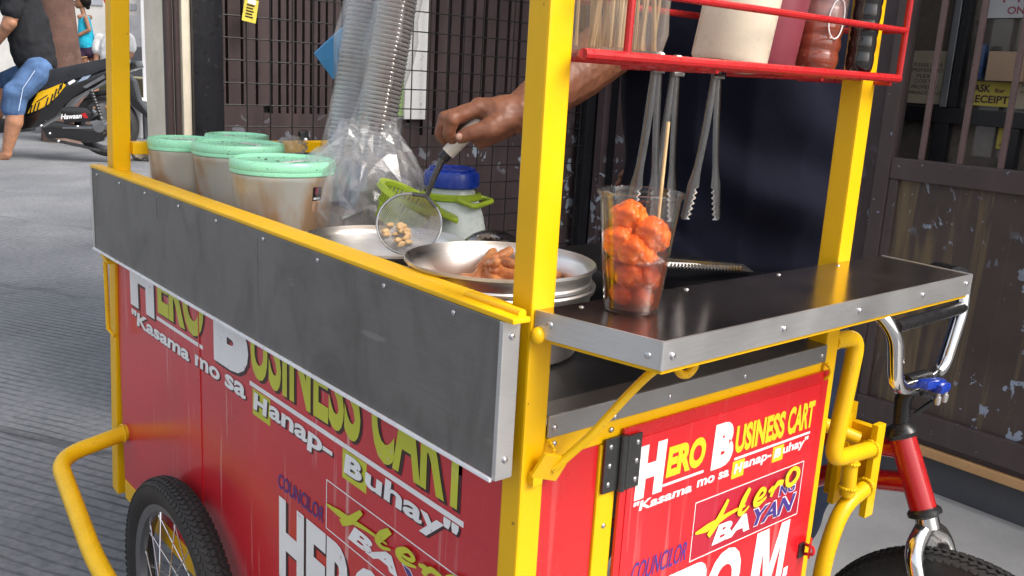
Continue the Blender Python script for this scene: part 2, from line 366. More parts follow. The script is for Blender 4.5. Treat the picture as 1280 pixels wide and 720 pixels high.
class MB:
    def __init__(s): s.b = bmesh.new()
    def box(s, c, size, rot=None, bev=0.0):
        m = Matrix.Translation(V(c)) @ (rot.to_4x4() if rot else Matrix()) @ Matrix.Diagonal((*size, 1))
        r = bmesh.ops.create_cube(s.b, size=1.0, matrix=m)
        if bev:
            es = list({e for v in r['verts'] for e in v.link_edges})
            bmesh.ops.bevel(s.b, geom=es, offset=bev, segments=2, affect='EDGES', profile=0.6)
        return s
    def span(s, x0, x1, y0, y1, z0, z1, bev=0.0):
        return s.box(((x0 + x1) / 2, (y0 + y1) / 2, (z0 + z1) / 2), (abs(x1 - x0), abs(y1 - y0), abs(z1 - z0)), None, bev)
    def bar(s, p0, p1, w, h, up=None, bev=0.0):
        p0, p1 = V(p0), V(p1); d = (p1 - p0); L = d.length; d.normalize()
        if up is None: u, w2 = frame_of(d)
        else:
            w2 = V(up); w2 = (w2 - d * w2.dot(d)).normalized(); u = w2.cross(d)
        R = Matrix((u, w2, d)).transposed()
        return s.box((p0 + p1) / 2, (w, h, L), R, bev)
    def tube(s, pts, r, seg=10, closed=False, cap=True):
        pts = [V(p) for p in pts]; n = len(pts)
        rs = r if isinstance(r, (list, tuple)) else [r] * n
        rings = []; pu = None
        for i, p in enumerate(pts):
            if closed: d = pts[(i + 1) % n] - pts[i - 1]
            else: d = pts[min(i + 1, n - 1)] - pts[max(i - 1, 0)]
            d.normalize()
            if pu is None: u, w = frame_of(d)
            else:
                u = pu - d * pu.dot(d); u.normalize(); w = u.cross(d)
            pu = u
            rings.append([s.b.verts.new(p + (u * math.cos(k * 2 * PI / seg) + w * math.sin(k * 2 * PI / seg)) * rs[i]) for k in range(seg)])
        for i in range(n if closed else n - 1):
            A, B = rings[i], rings[(i + 1) % n]
            for k in range(seg):
                s.b.faces.new((A[k], A[(k + 1) % seg], B[(k + 1) % seg], B[k]))
        if cap and not closed:
            s.b.faces.new(rings[0][::-1]); s.b.faces.new(rings[-1])
        return s
    def lathe(s, prof, seg=32, mat=None, close=False):
        """prof: (r, z) list, around local Z, moved by mat"""
        mat = mat or Matrix()
        rings = []
        for r, z in prof:
            if r < 1e-6: rings.append([s.b.verts.new(mat @ V((0, 0, z)))])
            else: rings.append([s.b.verts.new(mat @ V((r * math.cos(k * 2 * PI / seg), r * math.sin(k * 2 * PI / seg), z))) for k in range(seg)])
        R = list(zip(rings, rings[1:]))
        if close: R.append((rings[-1], rings[0]))
        for A, B in R:
            for k in range(seg):
                k2 = (k + 1) % seg
                if len(A) == 1 and len(B) == 1: continue
                if len(A) == 1: s.b.faces.new((A[0], B[k2], B[k]))
                elif len(B) == 1: s.b.faces.new((A[k], A[k2], B[0]))
                else: s.b.faces.new((A[k], A[k2], B[k2], B[k]))
        return s
    def poly(s, pts, ext=None):
        vs = [s.b.verts.new(V(p)) for p in pts]; f = s.b.faces.new(vs)
        if ext is not None:
            r = bmesh.ops.extrude_face_region(s.b, geom=[f])
            bmesh.ops.translate(s.b, vec=V(ext), verts=[x for x in r['geom'] if isinstance(x, bmesh.types.BMVert)])
        return s
    def ball(s, c, r, sub=2, sc=(1, 1, 1), rot=None):
        m = Matrix.Translation(V(c)) @ (rot.to_4x4() if rot else Matrix()) @ Matrix.Diagonal((sc[0] * r, sc[1] * r, sc[2] * r, 1))
        bmesh.ops.create_icosphere(s.b, subdivisions=sub, radius=1.0, matrix=m); return s
    def mesh(s, name, smooth=True, fixn=True):
        if fixn: bmesh.ops.recalc_face_normals(s.b, faces=s.b.faces)
        me = bpy.data.meshes.new(name); s.b.to_mesh(me); s.b.free()
        if smooth:
            me.polygons.foreach_set('use_smooth', [True] * len(me.polygons))
            me.set_sharp_from_angle(angle=math.radians(35))
        return me
    def build(s, name, mat, parent=None, smooth=True, fixn=True, label=None):
        return put(name, s.mesh(name, smooth, fixn), mat, parent, label)

def put(name, me, mat, parent=None, label=None):
    if mat is not None and not me.materials: me.materials.append(MAT[mat] if isinstance(mat, str) else mat)
    o = bpy.data.objects.new(name, me); COL.objects.link(o)
    if parent: o.parent = parent
    if label: o['label'] = label
    return o
def tag(o, label=None, cat=None, group=None, kind=None):
    if label: o['label'] = label
    if cat: o['category'] = cat
    if group: o['group'] = group
    if kind: o['kind'] = kind
    return o
def thing(name, label, cat, loc=(0, 0, 0), rz=0.0, group=None):
    o = bpy.data.objects.new(name, None); COL.objects.link(o); o.empty_display_size = 0.05
    o.location = loc; o.rotation_euler = (0, 0, rz)
    return tag(o, label, cat, group)
WORK = bpy.data.scenes.new('work')                           # modifiers are applied here, away from the full scene
def evalmesh(o, name):
    WORK.collection.objects.link(o); vl_ = WORK.view_layers[0]; vl_.update()
    me = bpy.data.meshes.new_from_object(o.evaluated_get(vl_.depsgraph))
    return me
def fillet(pts, r, n=6):
    """round the corners of a polyline"""
    pts = [V(p) for p in pts]; out = [pts[0]]
    for a, b, c in zip(pts, pts[1:], pts[2:]):
        d1 = (a - b); d2 = (c - b); t = min(r, d1.length * 0.45, d2.length * 0.45)
        p, q = b + d1.normalized() * t, b + d2.normalized() * t
        for i in range(n + 1):
            k = i / n; out.append(p * (1 - k) ** 2 + b * 2 * k * (1 - k) + q * k * k)
    return out + [pts[-1]]

# bodies: overlapping tapered capsules and ellipsoids grown into one skin
def capsule(mb, p0, r0, p1, r1, seg=14):
    p0, p1 = V(p0), V(p1); d = p1 - p0; L = d.length
    if L < 1e-6: mb.ball(p0, r0, 2); return
    u, w = frame_of(d); dn = d.normalized()
    prof = [(0.0, -r0)] + [(r0 * math.sin(k * PI / 8), -r0 * math.cos(k * PI / 8)) for k in (1, 2, 3, 4)]
    prof += [(r1 * math.cos(k * PI / 8), L + r1 * math.sin(k * PI / 8)) for k in (0, 1, 2, 3)] + [(0.0, L + r1)]
    m = Matrix((u, w, dn)).transposed().to_4x4(); m.translation = p0
    mb.lathe(prof, seg, m)
def push(me, fn):
    nr = [v.normal.copy() for v in me.vertices]; co = [v.co.copy() for v in me.vertices]; out = []
    for c, n in zip(co, nr): out.extend(c + n * fn(c))
    me.vertices.foreach_set('co', out); me.update()
def grow(name, caps, mat, parent, voxel, smooth=3, balls=(), label=None, displace=None):
    mb = MB()
    for c in caps: capsule(mb, *c)
    for c, r, sc in balls: mb.ball(c, r, 3, sc)
    tmp = bpy.data.objects.new('tmp', mb.mesh('tmp'))
    m = tmp.modifiers.new('r', 'REMESH'); m.mode = 'VOXEL'; m.voxel_size = voxel
    if smooth:
        k = tmp.modifiers.new('s', 'SMOOTH'); k.factor = 0.5; k.iterations = smooth
    me = evalmesh(tmp, name); bpy.data.objects.remove(tmp)
    me.name = name
    if displace:
        amp, fr = displace
        push(me, lambda q: amp * (noise.noise(q * fr) + 0.5 * noise.noise(q * fr * 2.1 + V((3, 1, 7)))))
    me.polygons.foreach_set('use_smooth', [True] * len(me.polygons))
    return put(name, me, mat, parent, label)

# flat lettering: Blender's own font, fattened, fitted into a rectangle by fn(u, v)
def glyphs(body, bold=0.0):
    cu = bpy.data.curves.new('t', 'FONT'); cu.body = body; cu.offset = bold; cu.resolution_u = 4
    o = bpy.data.objects.new('t', cu)
    me = evalmesh(o, 't'); bpy.data.objects.remove(o)
    return me
def letters(name, body, fn, mat, parent, bold=0.03, shear=0.0, label=None):
    me = glyphs(body, bold)
    xs = [v.co.x for v in me.vertices]; ys = [v.co.y for v in me.vertices]
    x0, x1, y0, y1 = min(xs), max(xs), min(ys), max(ys)
    for v in me.vertices:
        b = (v.co.y - y0) / (y1 - y0)
        v.co = fn((v.co.x - x0) / (x1 - x0) + shear * (b - 0.5), b)
    me.name = name
    return put(name, me, mat, parent, label)
def rectfn(plane, u0, u1, z0, z1, off):
    """plane 'x' = side panel (u runs along Y), 'y' = front door (u runs along X)"""
    if plane == 'x': return lambda u, v: V((off, u0 + (u1 - u0) * u, z0 + (z1 - z0) * v))
    return lambda u, v: V((u0 + (u1 - u0) * u, off, z0 + (z1 - z0) * v))
def ribbon(mb, pts, ws, P, k_=1.3, lift0=0.0):
    """brush stroke: polyline in (u, v) with widths, laid on the panel by P"""
    pts = [V((p[0], p[1], 0)) for p in pts]
    # resample smoothly
    sm = []; sw = []
    for i in range(len(pts) - 1):
        p0 = pts[max(i - 1, 0)]; p1 = pts[i]; p2 = pts[i + 1]; p3 = pts[min(i + 2, len(pts) - 1)]
        for k in range(6):
            t = k / 6
            sm.append(0.5 * ((2 * p1) + (p2 - p0) * t + (2 * p0 - 5 * p1 + 4 * p2 - p3) * t * t + (3 * p1 - p0 - 3 * p2 + p3) * t ** 3))
            sw.append(ws[i] * (1 - t) + ws[i + 1] * t)
    sm.append(pts[-1]); sw.append(ws[-1])
    prev = None
    for i, p in enumerate(sm):
        d = sm[min(i + 1, len(sm) - 1)] - sm[max(i - 1, 0)]; d.normalize()
        nrm = V((-d.y, d.x, 0)) * sw[i] * k_ / 2
        lift = lift0 + i * 0.000012                        # paint laid over paint where strokes cross
        a, b = mb.b.verts.new(P(p.x + nrm.x, p.y + nrm.y, lift)), mb.b.verts.new(P(p.x - nrm.x, p.y - nrm.y, lift))
        if prev: mb.b.faces.new((prev[0], a, b, prev[1]))
        prev = (a, b)
# ================================================================== THE SETTING
def struct(name, mb, mat): 
    o = mb.build(name, mat, None, smooth=False); o['kind'] = 'structure'; return o
m = MB(); m.poly([(-600, -600, 0), (600, -600, 0), (600, 600, 0), (-600, 600, 0)])
struct('road', m, 'road')
m = MB(); m.poly([(0.34, -3.0, 0.004), (2.04, -3.0, 0.004), (2.04, 2.2, 0.004), (0.34, 2.2, 0.004)])
struct('pavement', m, 'pave')

# ---- back wall of the shop: slatted steel door, wire mesh in front of it
YW, XW = 2.05, 2.05
door = thing('slatted_door', 'brown steel door with long upright slats behind the wire mesh', 'door', (0.55, YW, 0))
MB().span(0.0, 1.5, 0.03, 0.05, 0.0, 3.2).build('backing', 'black_paint', door, False)
# lower solid sheet whose top edge steps along the door, upright slats above it
segs = [(0.0, 0.155, 0.985), (0.155, 0.50, 0.96), (0.50, 0.72, 0.935), (0.72, 1.5, 0.895)]
for x0, x1, zt in segs:
    MB().span(x0, x1 - 0.001, 0.0, 0.03, 0.0, zt).build('lower_sheet', 'door_brown', door, False)
x = 0.0; i = 0
while x < 1.48:
    pitch = 0.046 if x < 0.155 else (0.0262 if x < 0.50 else 0.052)
    gap = 0.0085 if x < 0.5 else 0.014
    zt = [s[2] for s in segs if s[0] <= x + 0.002][-1]
    xe = min(x + pitch - gap, 1.5)
    MB().span(x, xe, 0.0, 0.028, zt, 3.2).build('slat', 'door_brown', door, False)
    x += pitch; i += 1
screen = thing('wire_mesh_screen', 'black wire mesh screen standing in front of the brown slatted door', 'mesh screen', (0.55, 1.99, 0))
wv = MB().tube([(0, 0, 0.3), (0, 0, 2.6)], 0.0023, 6).mesh('wire')
wh = MB().tube([(0, 0.004, 0), (1.44, 0.004, 0)], 0.0023, 6).mesh('wire')
for k in range(21):
    o = put('wire', wv, 'wire', screen); o.location.x = 0.008 + k * 0.0705 + random.uniform(-.002, .002)
    o.rotation_euler.y = random.uniform(-.004, .004)
for k in range(34):
    o = put('wire', wh, 'wire', screen); o.location.z = 0.36 + k * 0.0625 + random.uniform(-.002, .002)
    o.rotation_euler.y = random.uniform(-.004, .004)
# frame pieces left of the door
o = MB().span(0.468, 0.553, 1.985, 2.06, 0, 3.2, 0.004).build('door_post', 'black_paint')
tag(o, 'black square door post between the cream pillar and the wire mesh', 'post')
o = MB().span(0.4435, 0.4675, 2.0, 2.3, 0, 3.2, 0.003).build('pillar', 'cream_paint')
tag(o, 'narrow cream painted pillar beside the black door post', 'pillar')
pp = thing('pipe_post', 'dark brown twin pipe post left of the cream pillar', 'post', (0.418, 2.02, 0))
MB().tube([(-0.006, 0, 0), (-0.006, 0, 3.2)], 0.0125, 14).build('pipe', 'brown_paint', pp)
MB().tube([(0.0155, -0.004, 0), (0.0155, -0.004, 3.2)], 0.0085, 12).build('pipe', 'brown_paint', pp)
# poster behind the mesh, yellow tag on it
po = thing('banner_strip', 'narrow green and white banner strip hung behind the wire mesh', 'banner', (1.19, 2.035, 0.93))
MB().span(0.0, 0.088, -0.004, 0, 0.02, 0.75).build('white_band', 'white_print', po, False)
MB().span(-0.14, -0.001, -0.004, 0, 0.03, 0.75).build('green_band', paint('pale_green_print', (0.40, 0.62, 0.22, 1), 0.5), po, False)
for zz in (0.275, 0.325, 0.365, 0.40, 0.455):
    MB().span(-0.03, 0.004, -0.006, -0.0045, zz, zz + 0.02).build('print_block', 'black_paint', po, False)
MB().span(-0.055, -0.001, -0.006, -0.0045, -0.01, 0.026).build('print_block', 'black_paint', po, False)
tg = thing('price_tag', 'small yellow tag clipped high on the wire mesh', 'tag', (0.634, 1.983, 1.25))
tg.rotation_euler = (0, 0.16, 0)
MB().span(-0.021, 0.021, -0.001, 0.001, -0.032, 0.032).build('card', paint('yellow_card', (0.72, 0.62, 0.08, 1), 0.5), tg, False)
for k in range(5): MB().span(-0.013, 0.010 - 0.003 * (k % 2), -0.0022, -0.0014, 0.012 - k * 0.008, 0.0155 - k * 0.008).build('print_line', 'dark_print', tg, False)
MB().span(-0.012, 0.013, -0.0022, -0.0014, 0.018, 0.03).build('print_patch', 'white_print', tg, False)
# utensils hung on the mesh
kn = thing('kitchen_knife', 'kitchen knife with a riveted black handle hung on the mesh above the tubs', 'knife', (0.80, 1.96, 0.855))
kn.rotation_euler = (0, -0.22, 0)
MB().bar((0, 0, -0.045), (0, 0, 0.062), 0.030, 0.016, None, 0.006).build('handle', 'black_plastic', kn)
MB().ball((0, -0.0085, 0.035), 0.006, 2).build('rivet', 'white_trim', kn)
MB().poly([(-0.016, 0, -0.045), (0.016, 0, -0.045), (0.012, 0, -0.19), (-0.014, 0, -0.21)], (0, 0.002, 0)).build('blade', 'steel_tong', kn, False)
sc_ = thing('scissors', 'black handled scissors hung on the mesh beside the knife', 'scissors', (0.885, 1.965, 0.84))
MB().tube(fillet([(-0.032, 0, -0.08), (-0.036, 0, 0.045), (0.03, 0, 0.05), (0.036, 0, -0.08)], 0.03), 0.009, 10).build('handle', 'black_plastic', sc_)
MB().poly([(-0.012, 0, -0.08), (0.012, 0, -0.08), (0.002, 0, -0.2)], (0, 0.003, 0)).build('blade', 'steel_tong', sc_, False)

# ---- the side of the shop, at right angles
sw = thing('side_wall', 'brown sheet wall with pale blue paint chips between the mesh screen and the barred gate', 'wall', (XW, 0.79, 0))
MB().span(0.02, 0.08, 0.0, 1.28, 0.0, 3.2).build('backing', 'black_paint', sw, False)
for y0, y1 in ((0.006, 0.30), (0.306, 0.58), (0.586, 0.86), (0.866, 1.09)):
    MB().span(0.0, 0.02, y0, y1, 0.02, 3.2, 0.003).build('panel', 'door_brown', sw, False)
MB().span(-0.012, 0.02, 1.145, 1.185, 0.0, 3.2, 0.003).build('panel', 'door_brown', sw, False)
for y, z0 in ((0.20, 0.86), (0.44, 0.9), (0.73, 0.88), (0.97, 0.86)):
    MB().span(-0.002, 0.004, y - 0.008, y + 0.008, z0, 3.0).build('slot', 'black_paint', sw, False)
o = MB().span(1.985, 2.03, 1.975, 2.02, 0, 3.2, 0.004).build('corner_post', 'black_paint')
tag(o, 'black corner post where the mesh screen meets the side wall', 'post')

gt = thing('barred_gate', 'brown metal gate with chipped lower sheet and thin upright bars above', 'gate', (2.0, 0.79, 0))
# local y runs to -Y
def gb(x0, x1, y0, y1, z0, z1, name, mat, bev=0.003, label=None): return MB().span(x0, x1, -y0, -y1, z0, z1, bev).build(name, mat, gt, False, label=label)
gb(0.0, 0.045, 0.0, 0.045, 0.16, 2.5, 'frame_post', 'gate_frame')
gb(0.0, 0.045, 1.70, 1.75, 0.16, 2.5, 'frame_post', 'gate_frame')
gb(0.002, 0.043, 0.046, 1.699, 0.885, 0.945, 'frame_rail', 'gate_frame')
gb(0.002, 0.043, 0.046, 1.699, 0.16, 0.235, 'frame_rail', 'gate_frame')
gb(0.006, 0.039, 0.046, 0.072, 0.236, 0.884, 'frame_stile', 'gate_frame')
gb(0.020, 0.030, 0.073, 1.699, 0.236, 0.884, 'lower_sheet', 'gate_brown', 0)
gb(0.002, 0.043, 0.046, 1.699, 2.44, 2.5, 'frame_rail', 'gate_frame')
barm = MB().span(-0.007, 0.007, -0.007, 0.007, 0.945, 2.44, 0.002).mesh('bar', False)
for k in range(15):
    o = put('bar', barm, 'gate_bar', gt); o.location = (0.022, -(0.122 + k * 0.108), 0)
ds = thing('doorstep', 'dark painted kerb step with a tan sill strip under the barred gate', 'step', (2.0, 0.79, 0))
MB().span(0.035, 0.5, -2.6, 1.2, 0, 0.112, 0.006).build('kerb', 'kerb', ds, False)
MB().span(0.0, 0.05, -2.6, 1.2, 0.114, 0.142, 0.003).build('sill', 'tan', ds, False)
MB().span(0.012, 0.06, -2.6, 1.2, 0.1425, 0.1595, 0.002).build('dark_strip', 'brown_paint', ds, False)

# window behind the bars
ww = thing('shop_window', 'dim shop window in dark frames behind the gate bars', 'window', (2.25, 0.9, 0))
MB().span(0.02, 0.05, -2.6, 0.6, 0.16, 3.0).build('inner_board', paint('dim_inner_wall', (0.42, 0.37, 0.33, 1), 0.7), ww, False)
def wf(y0, y1, z0, z1, mat='black_paint', d=0.03): MB().span(-d, 0.0, y0 - 0.9, y1 - 0.9, z0, z1, 0.002).build('frame', mat, ww, False)
wf(-1.6, 1.3, 1.045, 1.090)
wf(0.688, 0.712, 1.091, 2.4); wf(0.714, 0.735, 1.091, 2.4, 'rim', 0.035)
wf(0.70, 0.745, 0.5, 1.044); wf(0.50, 0.53, 0.5, 1.044); wf(0.44, 0.47, 1.091, 2.4, 'rim', 0.035); wf(0.02, 0.06, 0.5, 2.4)
MB().span(0.003, 0.006, -2.5, 0.5, 0.5, 2.4).build('pane', 'glass', ww, False)
MB().span(0.008, 0.018, 0.689 - 0.9, 0.46 - 0.9, 1.091, 1.34).build('dark_inside', 'black_paint', ww, False)
def sign(name, y0, y1, z0, z1, matc, label, lines, col, bold=0.01):
    """flat sheet on the window, facing -X; text runs to -Y"""
    s = thing(name, label, 'sign', (2.243, y0, z0))
    W, H = y0 - y1, z1 - z0
    MB().span(-0.002, 0.0, -W, 0, 0, H).build('sheet', matc, s, False)
    for tx, a0, a1, b0, b1 in lines:
        letters('lettering', tx, (lambda a0, a1, b0, b1: (lambda u, v: V((-0.0028, -(a0 + (a1 - a0) * u) * W, (b0 + (b1 - b0) * v) * H))))(a0, a1, b0, b1), col, s, bold)
    return s
paper = paint('beige_notice_paper', (0.36, 0.31, 0.22, 1), 0.7); ywp = paint('yellow_notice_paper', (0.50, 0.40, 0.07, 1), 0.6)
sign('paper_sign', 0.860, 0.738, 1.098, 1.252, paper, 'beige printed notice taped to the left window pane', [
    ('PLEASE HAVE', 0.14, 0.86, 0.70, 0.77), ('PREPARED ID', 0.12, 0.9, 0.60, 0.67), ('PLEASE', 0.26, 0.74, 0.49, 0.56),
    ('CLOSE THE', 0.2, 0.76, 0.39, 0.46), ('PROPERLY', 0.16, 0.82, 0.28, 0.35), ('MANAGEMENT', 0.06, 0.94, 0.17, 0.24)], 'dark_print', 0.0)
sign('receipt_sign', 0.668, 0.548, 1.102, 1.170, ywp, 'yellow ASK for RECEIPT sign in the window behind the bars', [
    ('ASK', 0.12, 0.52, 0.56, 0.88), ('for', 0.62, 0.86, 0.56, 0.74), ('RECEIPT', 0.04, 0.97, 0.12, 0.44)], 'dark_print', 0.03)
sign('notice_sign', 0.565, 0.505, 0.985, 1.048, ywp, 'small yellow notice below the ASK for RECEIPT sign', [
    ('THIS IS', 0.2, 0.9, 0.74, 0.88), ('NOT', 0.3, 0.7, 0.52, 0.66), ('A BIR', 0.2, 0.75, 0.31, 0.45), ('RECEIPT', 0.15, 0.9, 0.1, 0.24)], 'dark_print', 0.0)
sign('white_sign', 0.655, 0.46, 1.345, 1.55, paint('grey_white_sheet', (0.42, 0.42, 0.42, 1), 0.6), 'white sheet with dark red lettering at the top of the window', [
    ('P-100.00', 0.22, 0.95, 0.20, 0.34), ('ONLY', 0.30, 0.72, 0.05, 0.15)], 'maroon_plastic', 0.02)
sign('list_sign', 0.535, 0.47, 1.10, 1.20, paper, 'pale list with small print right of the yellow receipt sign', [
    ('LIST', 0.2, 0.8, 0.8, 0.9), ('ITEMS', 0.2, 0.9, 0.6, 0.68), ('HERE', 0.2, 0.7, 0.42, 0.5)], 'dark_print', 0.0)
bxm = MB().span(-0.001, 0.05, -0.05, 0.05, 0, 0.08, 0.003)
o = bxm.build('carton', paint('kraft_card', (0.34, 0.23, 0.15, 1), 0.8)); o.location = (2.19, 0.555, 1.172)
tag(o, 'brown carton above the yellow receipt sign behind the bars', 'carton')
o = MB().span(0, 0.03, -0.014, 0.014, 0, 0.1, 0.01).build('bottle', paint('dark_blue_bottle', (0.02, 0.05, 0.12, 1), 0.3)); o.location = (2.195, 0.632, 1.172)
tag(o, 'dark blue bottle beside the carton behind the bars', 'bottle')
# walls above / beyond
up = thing('shop_wall', 'plain upper wall of the shop above the gate and door', 'wall', (0, 0, 0))
MB().span(2.0, 2.4, -2.0, 2.1, 2.52, 4.2).build('wall_panel', 'door_brown', up, False)
MB().span(2.02, 2.4, -4.0, -0.97, 0.0, 2.515).build('wall_panel', 'pale_wall', up, False)
MB().span(0.46, 2.3, 2.0, 2.4, 3.202, 4.2).build('wall_panel', 'door_brown', up, False)

# ---- far left of the street
Pd = V((0.768, -0.638, 0)).normalized(); Qd = V((0.638, 0.768, 0)).normalized()   # across and away
RZ = math.atan2(-0.638, 0.768)
gp = thing('grey_pillar', 'grey plastered pillar with a dark painted foot behind the tubs', 'pillar', (3.872, 12.009, 0.0), RZ)
MB().span(-0.15, 0.17, -0.15, 0.15, 0.30, 4.5, 0.01).build('shaft', 'grey_pillar', gp, False)
MB().span(-0.153, 0.173, -0.153, 0.153, 0.0, 0.298, 0.01).build('dark_foot', 'kerb', gp, False)
MB().span(0.0, 0.11, -0.156, -0.149, 0.5, 1.05, 0.002).build('paint_patch', paint('blue_grey_patch', (0.33, 0.38, 0.46, 1), 0.7), gp, False)
bw = thing('background_house', 'pale plastered house front far down the street', 'house', (5.06, 17.419, 0.0), RZ)
MB().span(-6, 0.6, 0, 0.4, 0, 5).build('wall', 'pale_wall', bw, False)
MB().span(0.61, 2.6, -0.3, 0.4, 0, 5).build('wall', 'pale_wall', bw, False)
MB().span(0.30, 0.62, -0.35, -0.01, 0, 1.2).build('plinth', 'kerb', bw, False)
MB().span(0.30, 0.62, -0.33, -0.01, 1.205, 1.75).build('ledge', 'step_conc', bw, False)
for k, (u, z) in enumerate([(-0.55, 1.9), (-0.50, 2.15), (-0.55, 2.4), (-0.2, 2.2), (0.05, 1.85)]):
    MB().span(u, u + 0.3, -0.02, -0.003, z, z + 0.11).build('poster', paint('grey_poster', (0.36, 0.38, 0.42, 1), 0.7), bw, False)
for u in (-3.5, -1.9): 
    f = MB().span(u, u + 0.9, -0.04, -0.003, 1.2, 2.4).build('window', 'grey_pillar', bw, False)
    MB().span(u + 0.07, u + 0.83, -0.05, -0.041, 1.27, 2.33).build('pane', 'gloss_black', f, False)
stp = thing('concrete_steps', 'stained concrete steps behind the scooter where the child stands', 'steps', (3.496, 12.855, 0.0), RZ)
MB().span(-0.65, 0.62, -0.2, 0.9, 0.501, 0.77, 0.02).build('upper_step', 'mossy', stp, False)
MB().span(-0.65, 0.66, -0.6, 0.9, 0.0, 0.50, 0.02).build('lower_step', 'step_conc', stp, False)
pl = MB(); pl.box((0, 0, 0), (0.3, 0.35, 0.012), Matrix.Rotation(0.12, 3, 'Y'), 0.003)
o = pl.build('plastic_sheet', 'pale_wall'); o.location = V((3.574, 11.858, 0.0)) + V((0, 0, 0.53)); o.rotation_euler.z = RZ
tag(o, 'pale sheet lying on the lower concrete step', 'sheet')
rp = thing('red_hose', 'red hose reel and pipe fixed to the far house front', 'hose', (4.86, 17.15, 0.0), RZ)
MB().tube([(0, 0, 1.45), (0, 0, 1.95)], 0.025, 8).build('pipe', 'red_rack', rp)
MB().lathe([(0.05, -0.03), (0.11, -0.03), (0.11, 0.03), (0.05, 0.03)], 20, Matrix.Translation((0, 0, 2.0)) @ Matrix.Rotation(PI / 2, 4, 'X'), True).build('reel', 'red_rack', rp)

# brown tree trunk: bark skin, limbs and a crown above the frame
tr = thing('tree', 'brown tree trunk with flaking pale bark behind the man on the scooter', 'tree', (2.616, 11.72, 0.0), RZ)
mb = MB()
mb.tube([(0.02, 0, -0.1), (0.03, 0, 0.5), (-0.01, 0, 1.2), (-0.04, 0, 1.8), (0.0, 0, 2.6), (0.1, 0.1, 3.4)], [0.30, 0.245, 0.225, 0.21, 0.19, 0.15], 28)
me = mb.mesh('trunk')
for v in me.vertices: v.co += V((v.co.x, v.co.y, 0)).normalized() * 0.03 * noise.noise(v.co * 5)
trunk = put('trunk', me, 'bark', tr)
for k in range(5):
    an = k * 1.26; L = V((math.cos(an), math.sin(an), 0.7))
    MB().tube([(0.08, 0.08, 3.0), V((0.08, 0.08, 3.0)) + L * 0.7, V((0.1, 0.1, 3.2)) + L * 1.7], [0.08, 0.05, 0.02], 8).build('limb', 'bark', tr)
mb = MB()
for k in range(2600):
    c = V((random.gauss(0.1, 1.0), random.gauss(0.1, 1.0), 4.6 + random.gauss(0, 0.55)))
    u = V((random.uniform(-1, 1), random.uniform(-1, 1), random.uniform(-1, 1))).normalized(); w = u.orthogonal().normalized()
    s_ = random.uniform(0.05, 0.12)
    mb.poly([c - u * s_, c + w * s_ * 0.45, c + u * s_, c - w * s_ * 0.45])
mb.build('crown', paint('leaf_green', (0.05, 0.10, 0.025, 1), 0.6, None, 0.4), tr, False, False)

# lumpy tan sack on the road behind the tubs
sk = thing('sack', 'tan lumpy sack lying on the road behind the green lidded tubs', 'sack', (2.832, 9.409, 0.0), RZ)
grow('bag', [((-0.10, 0, 0.10), 0.09, (0.10, 0, 0.12), 0.11), ((0.10, 0, 0.12), 0.10, (0.16, 0.02, 0.2), 0.05), ((-0.12, 0.02, 0.08), 0.08, (-0.17, 0, 0.12), 0.03)], 'sack', sk, 0.012, 4, displace=(0.02, 14))
# ================================================================== THE FOOD CART
cart = thing('food_cart', 'yellow framed street food cart with red lettered panels and a steel fold down counter', 'food cart')
T = 0.028
def post(p0, p1, name='post'):
    return MB().bar(p0, p1, T, T, (0, 1, 0), 0.0025).build(name, 'yellow', cart, False)
post((0.014, 0.014, 0.24), (0.014, 0.014, 1.75))
post((0.514, 0.014, 0.24), (0.514, 0.014, 1.75))
MB().bar((0.014, 1.243, 0.24), (0.014, 1.108, 1.75), 0.032, 0.034, (0, 1, 0), 0.0025).build('post', 'yellow', cart, False)
post((0.514, 1.200, 0.24), (0.514, 1.130, 1.75))
def rail(x0, x1, y0, y1, z0, z1, name='rail', mat='yellow', bev=0.002): return MB().span(x0, x1, y0, y1, z0, z1, bev).build(name, mat, cart, False)
# body rails
rail(0.0285, 0.4995, 0.002, 0.026, 0.762, 0.786)          # front rail under the strip
rail(0.0285, 0.4995, 0.002, 0.026, 0.245, 0.27)
rail(0.002, 0.026, 0.029, 1.19, 0.245, 0.285)             # lower side rail
rail(0.502, 0.526, 0.029, 1.18, 0.245, 0.275)
rail(0.502, 0.526, 0.029, 1.18, 0.76, 0.79)
rail(0.002, 0.026, 0.029, 1.19, 0.885, 0.905)             # side rail behind the grey board
rail(0.0295, 0.4985, 1.150, 1.175, 0.935, 0.958)          # back rail by the far post
rail(0.105, 0.131, 0.001, 0.025, 0.2705, 0.7615, 'door_post')
# canopy sheet added out of view for warm reflections and filtered light, with rails
def canopy_mat():
    t = NT('added_canopy_sheet'); df = t.n.new('ShaderNodeBsdfDiffuse'); tl = t.n.new('ShaderNodeBsdfTranslucent'); mx = t.n.new('ShaderNodeMixShader')
    c = t.ramp(t.noise(t.obj(), 6, 4), [(0.3, (0.70, 0.62, 0.54, 1)), (0.7, (0.78, 0.70, 0.62, 1))])
    t.l.new(c, df.inputs[0]); t.l.new(c, tl.inputs[0]); mx.inputs[0].default_value = 0.6
    t.l.new(df.outputs[0], mx.inputs[1]); t.l.new(tl.outputs[0], mx.inputs[2]); t.l.new(mx.outputs[0], t.out.inputs[0]); return t.m
MB().span(-0.04, 0.57, 0.02, 1.22, 1.762, 1.766).build('added_canopy', canopy_mat(), cart, False)
for x_ in (0.014, 0.514): MB().span(x_ - .013, x_ + .013, 0.0, 1.16, 1.735, 1.7605, 0.002).build('roof_rail', 'yellow', cart, False)

